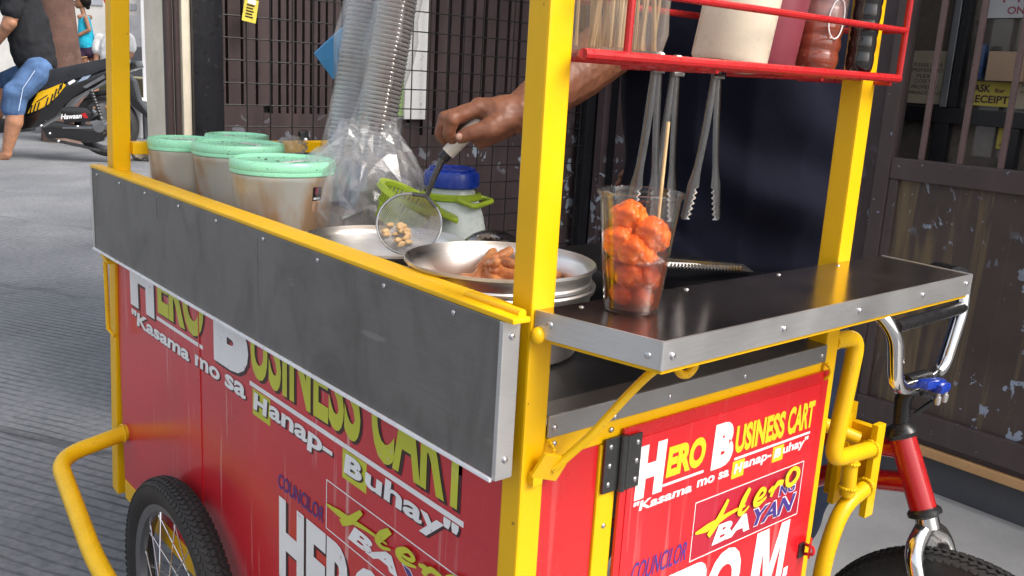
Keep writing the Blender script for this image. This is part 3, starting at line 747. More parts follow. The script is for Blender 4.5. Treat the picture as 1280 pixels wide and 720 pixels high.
# grey steel board along the near long side
bd = MB().span(-0.030, -0.0115, 0.0065, 1.203, 0.758, 0.907, 0.0012).build('side_board', 'steel_dull', cart, False, label='dull grey steel board along the side')
MB().span(-0.031, -0.011, -0.012, 1.205, 0.9075, 0.9125, 0.0012).build('yellow_edge', 'yellow', bd, False)
MB().span(-0.0335, -0.0300, 0.006, 1.204, 0.7545, 0.7585, 0.0008).build('white_edging', 'white_trim', bd, False)
MB().span(-0.0312, -0.0112, 0.0005, 0.0062, 0.757, 0.9072, 0.001).build('end_trim', 'alu', bd, False)
MB().span(-0.0318, -0.0302, 1.196, 1.2045, 0.758, 0.907, 0.0004).build('end_trim', 'alu', bd, False)
rv = MB().ball((0, 0, 0), 0.0034, 2, (0.55, 1, 1)).mesh('rivet')
def rivet(p, parent, sc=1.0, rot=None):
    o = put('rivet', rv, 'rivet', parent); o.location = p; o.scale = (sc,) * 3
    if rot: o.rotation_euler = rot
    return o
for y in (1.166, 1.041, 0.914, 0.768, 0.628, 0.480, 0.338, 0.196, 0.075): rivet((-0.0305, y, 0.898), bd, 0.85)
for z in (0.776, 0.893): rivet((-0.021, 0.0, z), bd, 1.0, (0, 0, PI / 2))
for y, z0, z1 in ((0.862, 0.865, 0.897), (0.497, 0.815, 0.897)): MB().span(-0.0304, -0.0301, y, y + 0.0009, z0, z1).build('seam', 'rim', bd, False)

# red side panel and its lettering (text runs towards the near corner)
sp = MB().span(0.0035, 0.008, 0.029, 1.192, 0.286, 0.884).build('side_panel', 'red_side', cart, False, label='red lettered panel along the side')
MB().span(0.0022, 0.0034, 0.783, 0.787, 0.287, 0.75).build('sheet_lap', 'red_front', sp, False)
X0 = 0.0026
def side(body, y0, y1, z0, z1, mat, bold=0.03, shear=0.0, shadow=None, off=X0):
    if shadow: letters('lettering', body, rectfn('x', y0 - shadow, y1 - shadow, z0 - shadow * 0.6, z1 - shadow * 0.6, off + 0.0005), 'dark_print', sp, bold + 0.01, shear)
    return letters('lettering', body, rectfn('x', y0, y1, z0, z1, off), mat, sp, bold, shear)
side('H', 1.111, 0.986, 0.666, 0.80, 'white_print', 0.075, 0, 0.006)
side('ERO', 0.968, 0.764, 0.682, 0.79, 'lime_print', 0.045, 0, 0.005)
side('B', 0.726, 0.602, 0.666, 0.80, 'white_print', 0.075, 0, 0.006)
side('USINESS', 0.594, 0.292, 0.679, 0.79, 'lime_print', 0.03, 0, 0.005)
side('CART', 0.268, 0.082, 0.677, 0.79, 'lime_print', 0.035, 0, 0.005)
def line(y0, y1, z0, z1, mat='white_print', name='print_line', off=X0): return MB().span(off, off + 0.0004, y0, y1, z0, z1).build(name, mat, sp, False)
line(0.975, 0.770, 0.669, 0.6755); line(0.598, 0.087, 0.6635, 0.6700)
side('"Kasama', 1.110, 0.826, 0.632, 0.659, 'white_print', 0.035, 0.02, 0.003)
side('mo', 0.803, 0.705, 0.635, 0.654, 'white_print', 0.03, 0.02, 0.003)
side('sa', 0.686, 0.612, 0.635, 0.657, 'white_print', 0.03, 0.02, 0.003)
line(0.589, 0.533, 0.622, 0.661, 'lime_print', 'print_square', X0 + 0.0004)
side('H', 0.583, 0.541, 0.632, 0.658, 'white_print', 0.05, 0.1, 0.003, X0 - 0.0006)
side('anap-', 0.536, 0.358, 0.627, 0.655, 'white_print', 0.03, 0.02, 0.003)
line(0.333, 0.277, 0.624, 0.662, 'lime_print', 'print_square', X0 + 0.0004)
side('B', 0.326, 0.285, 0.633, 0.659, 'white_print', 0.05, 0.1, 0.003, X0 - 0.0006)
side('uhay"', 0.279, 0.096, 0.626, 0.662, 'white_print', 0.03, 0.02, 0.003)
side('COUNCILOR', 0.508, 0.378, 0.541, 0.563, 'blue_print', 0.01, 0.02)
side('HERO M.', 0.505, 0.075, 0.405, 0.531, 'white_print', 0.045, 0, 0.004)
def box_lines(u0, u1, z0, z1, w):
    for a, b, c, d in ((u0, u1, z1 - w, z1), (u0, u1, z0, z0 + w), (u0, u0 + math.copysign(w, u1 - u0), z0 + w, z1 - w), (u1 - math.copysign(w, u1 - u0), u1, z0 + w, z1 - w)): yield a, b, c, d
for a_, b_, c_, d_ in box_lines(0.372, 0.060, 0.538, 0.606, 0.0014): line(a_, b_, c_, d_, 'white_print', 'print_border')
# brush script and block letters in the bordered box; (u, v) as on the front sticker
SCRIPT = [
 ([(0.2644, 0.6205), (0.2852, 0.6216), (0.3061, 0.6251), (0.3274, 0.6287), (0.356, 0.6305)], [0.002, 0.008, 0.006, 0.004, 0.002]),
 ([(0.2887, 0.6104), (0.3032, 0.6248), (0.3197, 0.6484)], [0.006, 0.008, 0.004]),
 ([(0.3603, 0.6522), (0.3507, 0.6397), (0.344, 0.6258), (0.3507, 0.6223), (0.362, 0.6282)], [0.005, 0.008, 0.006, 0.004, 0.002]),
 ([(0.3739, 0.6328), (0.3873, 0.6345), (0.3921, 0.6408), (0.3837, 0.6444), (0.374, 0.6354), (0.374, 0.6283), (0.3815, 0.6264), (0.396, 0.6318)], [0.003, 0.004, 0.004, 0.005, 0.006, 0.006, 0.005, 0.002]),
 ([(0.399, 0.6374), (0.4082, 0.6397), (0.4051, 0.6294)], [0.003, 0.006, 0.004]), ([(0.4063, 0.6335), (0.4156, 0.6441), (0.4281, 0.6432)], [0.002, 0.006, 0.005]),
 ([(0.4432, 0.6569), (0.4354, 0.6493), (0.4369, 0.6385), (0.4472, 0.636), (0.4578, 0.6434), (0.4565, 0.6532), (0.4452, 0.6574), (0.4391, 0.651)], [0.005, 0.006, 0.005, 0.005, 0.006, 0.005, 0.004, 0.002])]
def logo(P, Q, parent, ymat):
    mb = MB()
    for k, (pts, ws) in enumerate(SCRIPT): ribbon(mb, pts, ws, P, 1.3, k * 0.0005)
    mb.build('script_lettering', ymat, parent, False, False)
    def fn(u0, u1, z0, z1): return lambda u, v: Q(u0 + (u1 - u0) * u, z0 + (z1 - z0) * v)
    letters('lettering', 'BA', fn(0.3035, 0.3765, 0.5945, 0.6185), 'white_print', parent, 0.05, 0.14)
    letters('lettering', 'YAN', fn(0.3725, 0.4615, 0.5955, 0.6185), 'blue_print', parent, 0.03, 0.10)
    letters('lettering', 'YAN', lambda u, v: Q(0.3705 + 0.093 * u, 0.5943 + 0.0253 * v) , 'white_print', parent, 0.055, 0.10).location = (0.0003, 0.0003, 0)
    letters('lettering', 'NG', fn(0.428, 0.4615, 0.6225, 0.6365), 'blue_print', parent, 0.03, 0.05)
    letters('lettering', 'NG', lambda u, v: Q(0.4265 + 0.0365 * u, 0.6215 + 0.016 * v), 'white_print', parent, 0.06, 0.05).location = (0.0003, 0.0003, 0)
def sidemap(o): return lambda u, v, h=0.0: V((o - h, 0.370 + (u - 0.2644) / (0.4608 - 0.2644) * (0.063 - 0.370), 0.541 + (v - 0.586) / (0.658 - 0.586) * (0.604 - 0.538)))
logo(sidemap(X0 - 0.0008), sidemap(X0), sp, 'lime_print')

# front: red panel left of the door post, red door with sticker
MB().span(0.0285, 0.1045, 0.004, 0.009, 0.271, 0.7615).build('front_panel', 'red_front', cart, False)
dr = MB().span(0.133, 0.509, -0.004, 0.0, 0.255, 0.7745, 0.0008).build('door', 'red_front', cart, False, label='red front door with the cart lettering')
MB().span(0.143, 0.490, -0.0048, -0.0041, 0.30, 0.760).build('sticker', 'red_sticker', dr, False)
Y0 = -0.0054
def front(body, x0, x1, z0, z1, mat, bold=0.03, shear=0.0, off=Y0): return letters('lettering', body, rectfn('y', x0, x1, z0, z1, off), mat, dr, bold, shear)
def fline(x0, x1, z0, z1, mat='white_print', name='print_line', off=Y0): return MB().span(x0, x1, off, off + 0.0003, z0, z1).build(name, mat, dr, False)
front('H', 0.1555, 0.199, 0.690, 0.750, 'white_print', 0.075, 0.05)
front('ERO', 0.2035, 0.268, 0.7035, 0.7395, 'yellow_print', 0.055, 0.03)
front('B', 0.2815, 0.3195, 0.693, 0.748, 'white_print', 0.075, 0.05)
front('USINESS', 0.3225, 0.420, 0.7035, 0.7385, 'yellow_print', 0.045)
front('CART', 0.4265, 0.4830, 0.7035, 0.740, 'yellow_print', 0.04)
fline(0.199, 0.268, 0.6945, 0.6975); fline(0.324, 0.4795, 0.6955, 0.6985)
front('"Kasama', 0.154, 0.251, 0.676, 0.688, 'white_print', 0.03, 0.02)
front('mo', 0.259, 0.290, 0.678, 0.687, 'white_print', 0.03, 0.02)
front('sa', 0.297, 0.3165, 0.678, 0.687, 'white_print', 0.03, 0.02)
fline(0.3225, 0.3455, 0.672, 0.6935, 'yellow_print', 'print_square', Y0 + 0.0003)
front('H', 0.326, 0.340, 0.678, 0.690, 'white_print', 0.05, 0.15, Y0 - 0.0004)
front('anap-', 0.343, 0.399, 0.6765, 0.689, 'white_print', 0.03, 0.02)
fline(0.402, 0.4245, 0.6735, 0.6935, 'yellow_print', 'print_square', Y0 + 0.0003)
front('B', 0.405, 0.419, 0.679, 0.691, 'white_print', 0.05, 0.15, Y0 - 0.0004)
front('uhay"', 0.423, 0.477, 0.677, 0.693, 'white_print', 0.03, 0.02)
for a_, b_, c_, d_ in box_lines(0.2600, 0.475, 0.5855, 0.6595, 0.0011): fline(a_, b_, c_, d_, 'white_print', 'print_border')
MB().span(0.262, 0.473, Y0 + 0.00035, Y0 + 0.0005, 0.5875, 0.6575).build('print_field', red_panel('crimson_print', (0.42, 0.010, 0.030), 0.1, 0.25, 0.1), dr, False)
def frontmap(o): return lambda u, v, h=0.0: V((u, o - h, v))
logo(frontmap(Y0 - 0.0008), frontmap(Y0 - 0.0002), dr, 'yellow_print')
front('COUNCILOR', 0.162, 0.254, 0.591, 0.615, 'blue_print', 0.01, 0.04)
front('HERO', 0.162, 0.363, 0.500, 0.581, 'white_print', 0.06, 0.03)
Mp = [(0, 0), (0.235, 0), (0.235, 0.62), (0.375, 0), (0.545, 0), (0.70, 0.62), (0.70, 0), (0.86, 0), (0.86, 1), (0.63, 1), (0.465, 0.36), (0.30, 1), (0, 1)]
mb = MB(); sk_ = lambda u, v: V((0.386 + 0.082 * (u + 0.06 * v), Y0, 0.500 + 0.0825 * v))
mb.poly([sk_(*p) for p in Mp]); mb.poly([sk_(*p) for p in ((0.90, 0), (1.02, 0), (1.02, 0.16), (0.90, 0.16))])
mb.build('lettering', 'white_print', dr, False)
# hinge, rivets, hasp
hg = MB().span(0.1075, 0.1295, -0.0035, 0.0, 0.709, 0.768, 0.0006).span(0.1355, 0.1555, -0.0085, -0.0056, 0.709, 0.768, 0.0006).build('hinge', 'dark_steel', cart, False)
MB().tube([(0.1325, -0.005, 0.708), (0.1325, -0.005, 0.769)], 0.0042, 10).build('hinge_pin', 'dark_steel', hg)
for z in (0.718, 0.7385, 0.759):
    rivet((0.115, -0.0035, z), hg, 0.9, (0, 0, PI / 2)); rivet((0.149, -0.0088, z), hg, 0.9, (0, 0, PI / 2))
for z in (0.7755, 0.67, 0.60): rivet((0.118, 0.0008, z), cart, 0.9, (0, 0, PI / 2))
hs = MB().box((0.507, -0.012, 0.530), (0.020, 0.003, 0.022), Matrix.Rotation(0.5, 3, 'Z'), 0.0008).build('hasp', 'red_front', cart, False)
MB().tube(fillet([(0.502, -0.006, 0.521), (0.5, -0.022, 0.527), (0.503, -0.020, 0.535), (0.503, -0.006, 0.535)], 0.006), 0.0022, 8).build('staple', 'red_front', hs)
MB().box((0.496, -0.006, 0.528), (0.012, 0.003, 0.02), None, 0.0006).build('staple_plate', 'dark_steel', hs, False)

# lower counter, its front strip, dark inside
MB().span(0.0285, 0.4995, 0.030, 1.14, 0.800, 0.806).build('counter', 'black_in', cart, False)
MB().span(0.010, 0.0285, 0.030, 1.14, 0.800, 0.806).build('counter', 'black_in', cart, False)
st = MB().span(0.0285, 0.4990, -0.0022, 0.0012, 0.7865, 0.8085, 0.0008).build('front_strip', 'steel_mid', cart, False)
MB().span(0.0285, 0.4990, 0.0013, 0.029, 0.8062, 0.8085).build('strip_top', 'steel_dull', st, False)
for x_, z_ in ((0.036, 0.7965), (0.200, 0.7965), (0.330, 0.7965), (0.488, 0.7965), (0.037, 0.780), (0.118, 0.7905)): rivet((x_, -0.0026, z_), st, 0.9, (0, 0, PI / 2))
MB().span(0.012, 0.5, 0.05, 1.15, 0.30, 0.31).build('inner_shelf', 'black_in', cart, False)

# fold down serving shelf
zs = 0.914
top = [(0.006, 0.0, zs), (0.031, -0.127, zs), (0.593, -0.120, zs), (0.602, -0.0005, zs)]
def quadprism(pts, z0, z1): 
    mb = MB(); mb.poly([(p[0], p[1], z0) for p in pts], (0, 0, z1 - z0)); return mb
sh = quadprism(top, zs - 0.003, zs).build('serving_shelf', 'steel_shelf', cart, False)
def lip(a, b, n, name='lip', mat='alu', z0=zs - 0.024, z1=zs + 0.0006, t=0.0022):
    a, b, n = V(a), V(b), V(n)
    mb = MB(); mb.poly([V((a.x, a.y, z0)), V((b.x, b.y, z0)), V((b.x, b.y, z1)), V((a.x, a.y, z1))], n * t); return mb.build(name, mat, sh, False)
lip((0.0055, -0.001, 0), (0.0305, -0.127, 0), (-0.98, -0.2, 0))
lip((0.0310, -0.1275, 0), (0.5935, -0.1205, 0), (0.012, -1, 0))
lip((0.5935, -0.1205, 0), (0.6025, -0.001, 0), (1, -0.05, 0))
MB().tube([(0.0305, -0.1278, zs - 0.024), (0.0305, -0.1278, zs + 0.0004)], 0.0026, 10).build('corner_weld', 'alu', sh)
quadprism([(0.0085, -0.002, 0), (0.0325, -0.1262, 0), (0.592, -0.119, 0), (0.600, -0.002, 0)], zs - 0.0285, zs - 0.0242).build('shelf_frame', 'yellow', sh, False)
for x_, z_ in ((0.041, 0.901), (0.20, 0.9015), (0.335, 0.902), (0.47, 0.903), (0.578, 0.9045)): rivet((x_, -0.1302 + (x_ - 0.03) * 0.0124, z_), sh, 0.95, (0, 0, PI / 2))
rivet((0.0065, -0.018, 0.904), sh, 1.0, (0, 0, 0.2)); rivet((0.0265, -0.116, 0.900), sh, 1.0, (0, 0, 0.2))
for x_, y_ in ((0.05, -0.012), (0.20, -0.010), (0.36, -0.010), (0.48, -0.012)): rivet((x_, y_, zs), sh, 0.8, (0, PI / 2, 0))
# hinge barrels of the shelf and the board
MB().tube([(0.006, -0.006, 0.892), (0.028, -0.006, 0.890)], 0.0065, 12).build('shelf_hinge', 'yellow', cart)
MB().ball((0.030, -0.007, 0.890), 0.0085, 2, (0.8, 0.8, 1)).ball((0.003, -0.007, 0.892), 0.0085, 2, (0.8, 0.8, 1)).build('hinge_knob', 'yellow', cart)
MB().tube([(-0.014, -0.004, 0.9135), (-0.014, 0.075, 0.9135)], 0.0045, 12).build('board_hinge', 'yellow', cart)
# hook rod that props the shelf, and its bracket
hk = [(0.030, -0.010, 0.758), (0.055, -0.03, 0.792), (0.085, -0.045, 0.832), (0.105, -0.052, 0.852), (0.122, -0.056, 0.861), (0.135, -0.058, 0.858), (0.142, -0.058, 0.848), (0.150, -0.060, 0.845), (0.158, -0.062, 0.851), (0.161, -0.062, 0.864), (0.156, -0.062, 0.8745)]
MB().tube(fillet(hk, 0.008, 3), 0.0042, 10).build('hook_rod', 'yellow_tube', cart)
bk = MB().box((0.026, -0.010, 0.762), (0.034, 0.004, 0.027), Matrix.Rotation(0.35, 3, 'Y') @ Matrix.Rotation(0.3, 3, 'X'), 0.0008).build('hook_bracket', 'yellow', cart, False)
MB().span(0.008, 0.02, -0.008, 0.001, 0.745, 0.758, 0.001).build('bracket_foot', 'yellow', bk, False)
# the same rod at the far end of the board
MB().tube([(-0.022, 1.150, 0.752), (-0.022, 1.17, 0.735), (-0.02, 1.176, 0.605), (-0.016, 1.150, 0.597)], 0.0042, 8).build('hook_rod', 'yellow_tube', cart)
MB().box((-0.018, 1.158, 0.745), (0.02, 0.035, 0.008), Matrix.Rotation(0.3, 3, 'X'), 0.001).build('hook_bracket', 'yellow', cart, False)

# tube guard round the side wheel, and the tube arm that joins the bicycle
MB().tube(fillet([(0.006, 1.172, 0.392), (-0.126, 1.160, 0.372), (-0.150, 0.86, 0.318), (-0.150, 0.42, 0.26), (0.0, 0.36, 0.26)], 0.05, 7), 0.0155, 14).build('wheel_guard', 'yellow_tube', cart)
arm = MB().tube(fillet([(0.526, 0.012, 0.806), (0.588, 0.008, 0.803), (0.552, 0.0, 0.640), (0.660, 0.0, 0.632)], 0.022, 6), 0.0115, 14).build('coupling_arm', 'yellow_tube', cart)
MB().tube([(0.602, 0.0, 0.632), (0.607, 0.0, 0.575)], 0.0105, 12).build('strut', 'yellow_tube', arm)
MB().tube(fillet([(0.662, 0.0, 0.575), (0.598, 0.0, 0.560), (0.572, 0.0, 0.50), (0.562, 0.004, 0.30), (0.526, 0.012, 0.262)], 0.05, 7), 0.0115, 14).build('coupling_arm', 'yellow_tube', cart)
MB().tube([(0.526, 0.20, 0.70), (0.60, 0.10, 0.668), (0.655, 0.02, 0.640)], 0.0105, 12).build('coupling_brace', 'yellow_tube', cart)
MB().span(0.655, 0.676, -0.006, 0.004, 0.528, 0.668, 0.001).build('clamp_plate', 'yellow', cart, False)
MB().span(0.655, 0.676, 0.045, 0.055, 0.528, 0.668, 0.001).build('clamp_plate', 'yellow', cart, False)
MB().span(0.668, 0.715, 0.060, 0.070, 0.535, 0.672, 0.001).build('clamp_plate', 'yellow', cart, False)
MB().span(0.6765, 0.690, 0.0045, 0.045, 0.54, 0.655, 0.001).build('clamp_plate', 'yellow', cart, False)

# wheel on the side: knobbly tyre, steel rim, laced spokes
def wheel(parent, c, R, w, axis='X', name='wheel', knobs=True, rimmat='rim', spokes=28):
    wt = bpy.data.objects.new(name, None); COL.objects.link(wt); wt.parent = parent; wt.location = c; wt.empty_display_size = 0.05
    if axis == 'X': wt.rotation_euler = (0, PI / 2, 0)
    hw = w / 2; h = w * 0.92
    prof = [(R - h, -hw * 0.62), (R - h * 0.72, -hw * 0.92), (R - h * 0.40, -hw), (R - h * 0.16, -hw * 0.86), (R - h * 0.03, -hw * 0.5), (R, 0),
            (R - h * 0.03, hw * 0.5), (R - h * 0.16, hw * 0.86), (R - h * 0.40, hw), (R - h * 0.72, hw * 0.92), (R - h, hw * 0.62), (R - h * 0.95, 0)]
    MB().lathe(prof, 72, None, True).build('tyre', 'rubber', wt)
    if knobs:
        mb = MB(); n = int(2 * PI * R / 0.0125)
        for k in range(n):
            for j in range(5):
                t = (j - 2) / 2.15; an = (k + 0.5 * (j % 2)) * 2 * PI / n
                zz = t * hw * 0.86; rr = R - h * (0.20 * abs(t) ** 2.6) + 0.0006
                Rm = Matrix.Rotation(an, 3, 'Z') @ Matrix.Rotation(-t * 0.75, 3, 'Y') @ Matrix.Rotation(0.5 if j % 2 else -0.3, 3, 'X')
                mb.box((rr * math.cos(an), rr * math.sin(an), zz), (0.005, 0.0092, w * 0.125), Rm)
        o = mb.build('tread', 'rubber', wt, False); o['kind'] = 'stuff'
    ri = R - h
    MB().lathe([(ri + 0.003, -hw * 0.66), (ri - 0.004, -hw * 0.62), (ri - 0.012, -hw * 0.5), (ri - 0.016, 0), (ri - 0.012, hw * 0.5), (ri - 0.004, hw * 0.62), (ri + 0.003, hw * 0.66), (ri - 0.002, 0)], 72, None, True).build('rim', rimmat, wt)
    MB().lathe([(0, -0.05), (0.006, -0.05), (0.006, -0.034), (0.02, -0.032), (0.02, -0.027), (0.012, -0.024), (0.012, 0.024), (0.02, 0.027), (0.02, 0.032), (0.006, 0.034), (0.006, 0.05), (0, 0.05)], 24).build('hub', rimmat, wt)
    for k in range(spokes):
        sgn = 1 if k % 2 else -1; a1 = k * 2 * PI / spokes; a0 = a1 + (0.95 if (k // 2) % 2 else -0.95)
        p0 = V((0.018 * math.cos(a0), 0.018 * math.sin(a0), 0.029 * sgn)); p1 = V(((ri - 0.015) * math.cos(a1), (ri - 0.015) * math.sin(a1), 0.003 * sgn))
        mb = MB().tube([p0, p1], 0.0011, 6); q = p1 + (p0 - p1).normalized() * 0.014
        mb.tube([p1, q], 0.0022, 6); mb.build('spoke', 'chrome', wt)
    return wt
wheel(cart, (-0.034, 0.800, 0.217), 0.217, 0.046)
wheel(cart, (0.60, 0.90, 0.217), 0.217, 0.046, knobs=False)

# red wire rack across the front
rk = bpy.data.objects.new('sauce_rack', None); COL.objects.link(rk); rk.parent = cart; rk.empty_display_size = 0.05
def rod(pts, r=0.0036, name='rod'): return MB().tube(pts, r, 10).build(name, 'red_rack', rk)
yA, yB, xa, xb, xd = -0.021, 0.105, 0.021, 0.541, 0.125
zA, zB, zC = 1.137, 1.192, 1.25
rod([(xa, yA, zA), (xb, yA, zA)], 0.0049); rod([(xa, yA, zB), (xb, yA, zB)]); rod([(xa, yA, zC), (xb, yA, zC)])
for x_ in (0.073, xb): rod([(x_, yA, zA), (x_ + 0.002, yA, zC)])
rod([(xd, yB, zA), (xb, yB, zA)]); rod([(xd, yB, zB), (xb, yB, zB)]); rod([(xd, yB, zC), (xb, yB, zC)])
for z_ in (zA, zC): rod([(xa, yA, z_), (xd, yB, z_)])
for z_ in (zA, zB, zC): rod([(xb, yA, z_), (xb, yB, z_)])
rod([(xb, yB, zA), (xb, yB, zC)])
for k in range(4): rod([(xa + 0.018 * (k + 1), yA + 0.025 + k * 0.024, zA - 0.003), (xb, yA + 0.025 + k * 0.024, zA - 0.003)], 0.0022)
for x_ in (0.2, 0.38, 0.525): rod([(x_, yA, zA - 0.006), (x_, yB, zA - 0.006)], 0.0028)

# weld beads where tubes and rails meet the posts
random.seed(21)
def weld(p, r, axis, parent=cart):
    ax = V(axis).normalized(); u, w = frame_of(ax); mb = MB(); n = max(8, int(2 * PI * r / 0.0036))
    for k in range(n):
        a_ = k * 2 * PI / n
        mb.ball(V(p) + (u * math.cos(a_) + w * math.sin(a_)) * r, random.uniform(0.0021, 0.0032), 1, (1, 1, 1))
    mb.build('weld_bead', 'yellow_tube', parent)
weld((0.5295, 0.012, 0.806), 0.0122, (1, 0, 0)); weld((0.653, 0.0, 0.632), 0.0120, (1, 0, 0)); weld((0.653, 0.0, 0.575), 0.0120, (1, 0, 0))
weld((0.603, 0.0, 0.624), 0.0112, (0.1, 0, 1)); weld((0.6065, 0.0, 0.586), 0.0112, (0.1, 0, 1)); weld((-0.003, 1.172, 0.391), 0.0165, (1, 0, 0))
weld((0.500, 0.0, 0.774), 0.010, (1, 0, 0)); weld((0.030, 0.0, 0.774), 0.010, (1, 0, 0)); weld((0.030, 0.0, 0.758), 0.0055, (0.5, -0.4, 0.7))
# ================================================================== THINGS ON THE CART
ZC = 0.8065
# ---- green lidded tubs of sauce
def tub(loc, r, h, label, sticker=False, rz=0.0):
    t = thing('sauce_tub', label, 'tub', (loc[0], loc[1], ZC), rz, 'green lidded sauce tubs')
    rb = r * 0.80
    prof = [(0, 0.001), (rb - 0.004, 0.001), (rb, 0.004), (rb + (r - rb) * 0.85, h - 0.022), (r * 0.985, h - 0.020), (r * 0.985, h - 0.014), (r * 0.955, h - 0.013), (r * 0.955, h - 0.001)]
    MB().lathe(prof, 48).build('tub_body', 'bucket', t)
    MB().lathe([(0, 0.004), (rb - 0.006, 0.004), (rb * 1.08 - 0.003, h * 0.40), (rb * 0.5, h * 0.38), (0, h * 0.40)], 32).build('sauce', 'sauce_brown', t)
    lp = [(r * 0.985, h - 0.013), (r * 1.0, h - 0.012), (r * 1.005, h - 0.008), (r * 1.0, h - 0.0065), (r * 1.012, h - 0.005), (r * 1.012, h + 0.003), (r * 0.985, h + 0.0075), (r * 0.93, h + 0.0085), (r * 0.88, h + 0.0045), (r * 0.5, h + 0.003), (0, h + 0.004)]
    ld = MB().lathe(lp, 56).build('lid', 'lid_green', t)
    hb = MB()
    for k in range(9):                                     # crumbs of chilli stuck on the lid
        a_ = random.uniform(0, 2 * PI); q = random.uniform(0.1, 0.85) * r
        hb.ball((q * math.cos(a_), q * math.sin(a_), h + 0.0045), random.uniform(0.001, 0.0022), 1, (1.6, 1, 0.4))
    hb.build('crumbs', 'dark_print', ld, False)
    mk = MB().box((0.010, -r * 0.25, h + 0.0052), (r * 0.75, 0.010, 0.0012), Matrix.Rotation(0.5, 3, 'Z'))
    mk.build('tape_strip', 'white_trim', ld, False)
    if sticker:
        def wrap(z0, z1, a0, a1, off, mat, nm):
            mb = MB(); N = 6
            def P(a_, z): rr = rb + (r - rb) * 0.85 * (z - 0.004) / (h - 0.026) + off; return V((rr * math.cos(a_), rr * math.sin(a_), z))
            for k in range(N):
                b0, b1 = a0 + (a1 - a0) * k / N, a0 + (a1 - a0) * (k + 1) / N
                mb.poly([P(b0, z0), P(b1, z0), P(b1, z1), P(b0, z1)])
            mb.build(nm, mat, t, False)
        wrap(h - 0.049, h - 0.028, -1.42, -1.20, 0.0006, 'black_paint', 'label_band')
        wrap(h - 0.066, h - 0.0492, -1.42, -1.20, 0.0006, paint('label_tan', (0.55, 0.33, 0.2, 1), 0.6), 'label_band')
        wrap(h - 0.039, h - 0.029, -1.37, -1.28, 0.0010, 'maroon_plastic', 'label_print')
        wrap(h - 0.047, h - 0.044, -1.40, -1.23, 0.0010, 'white_print', 'label_print')
    return t
MAT['sauce_brown'] = food_mat('brown_sauce', (0.34, 0.19, 0.08), (0.48, 0.30, 0.13), (0.58, 0.42, 0.22), 0.25)
tub((0.122, 0.735), 0.080, 0.156, 'large sauce tub with mint green lid and small printed label, nearest the pans', True)
tub((0.156, 0.978), 0.079, 0.158, 'sauce tub with a mint green lid, middle one of the row of tubs', False, 1.2)
tub((0.112, 1.130), 0.060, 0.153, 'small mint lidded sauce tub at the far end beside the yellow corner post', False, 2.0)
tub((0.228, 1.150), 0.060, 0.158, 'small mint lidded sauce tub behind the others, nearest the brown door', False, 4.0)

# ---- aluminium pans
def pan(cx, cy, zr, r, label, depth=0.048):
    t = thing('frying_pan', label, 'pan', (cx, cy, 0), 0, 'round aluminium pans')
    prof = [(0, zr - depth), (r * 0.80, zr - depth), (r * 0.84, zr - depth + 0.004), (r * 0.905, zr - 0.010), (r * 0.925, zr - 0.006), (r * 0.97, zr - 0.002), (r * 0.992, zr + 0.0005), (r, zr), (r * 1.003, zr - 0.003),
            (r * 0.992, zr - 0.0045), (r * 0.965, zr - 0.008), (r * 0.955, zr - 0.016), (r * 0.97, zr - 0.018), (r * 0.972, zr - 0.021), (r * 0.955, zr - 0.024), (r * 0.90, zr - depth * 0.9), (r * 0.86, zr - depth - 0.004), (0, zr - depth - 0.004)]
    MB().lathe(prof, 80).build('bowl', 'pan', t)
    pr2 = [(r * 0.84, zr - depth - 0.02), (r * 0.90, zr - depth + 0.008), (r * 0.975, zr - 0.026), (r * 0.995, zr - 0.022), (r * 1.01, zr - 0.024), (r * 1.0, zr - 0.029), (r * 0.965, zr - 0.033), (r * 0.93, zr - depth - 0.004), (r * 0.84, ZC + 0.004), (r * 0.80, ZC), (0, ZC)]
    MB().lathe(pr2, 72).build('pot', 'pan', t)
    return t
pan(0.130, 0.204, 0.911, 0.1095, 'round aluminium pan with fried orange pieces, nearest to the serving shelf')
pan(0.110, 0.424, 0.897, 0.1095, 'round aluminium pan under the wire skimmer, nearer to the tubs')
# fried pieces heaped in the near pan
def piece(p, L, r, rz, tilt, i):
    u = V((math.cos(rz) * math.cos(tilt), math.sin(rz) * math.cos(tilt), math.sin(tilt))) * L / 2
    bend = V((-math.sin(rz), math.cos(rz), 0)) * L * 0.12
    o = grow('fried_piece', [(-u, r * 0.8, bend, r), (bend, r, u, r * 0.75)], 'fried', None, 0.0022, 2, displace=(0.0014, 130))
    o.location = p
    return tag(o, 'orange fried dough piece lying in the heap in the near pan', 'fried snack', 'fried pieces heaped in the near pan')
random.seed(11)
for i in range(17):
    a_ = random.uniform(0, 2 * PI); q = 0.066 * math.sqrt(random.random())
    lay = i / 17
    px, py = 0.148 + q * math.cos(a_) * (1 - 0.45 * lay), 0.222 + q * math.sin(a_) * (1 - 0.45 * lay)
    piece((px, py, 0.872 + 0.026 * lay), random.uniform(0.050, 0.078), random.uniform(0.0068, 0.0090), random.uniform(0, PI), random.uniform(-0.35, 0.35), i)

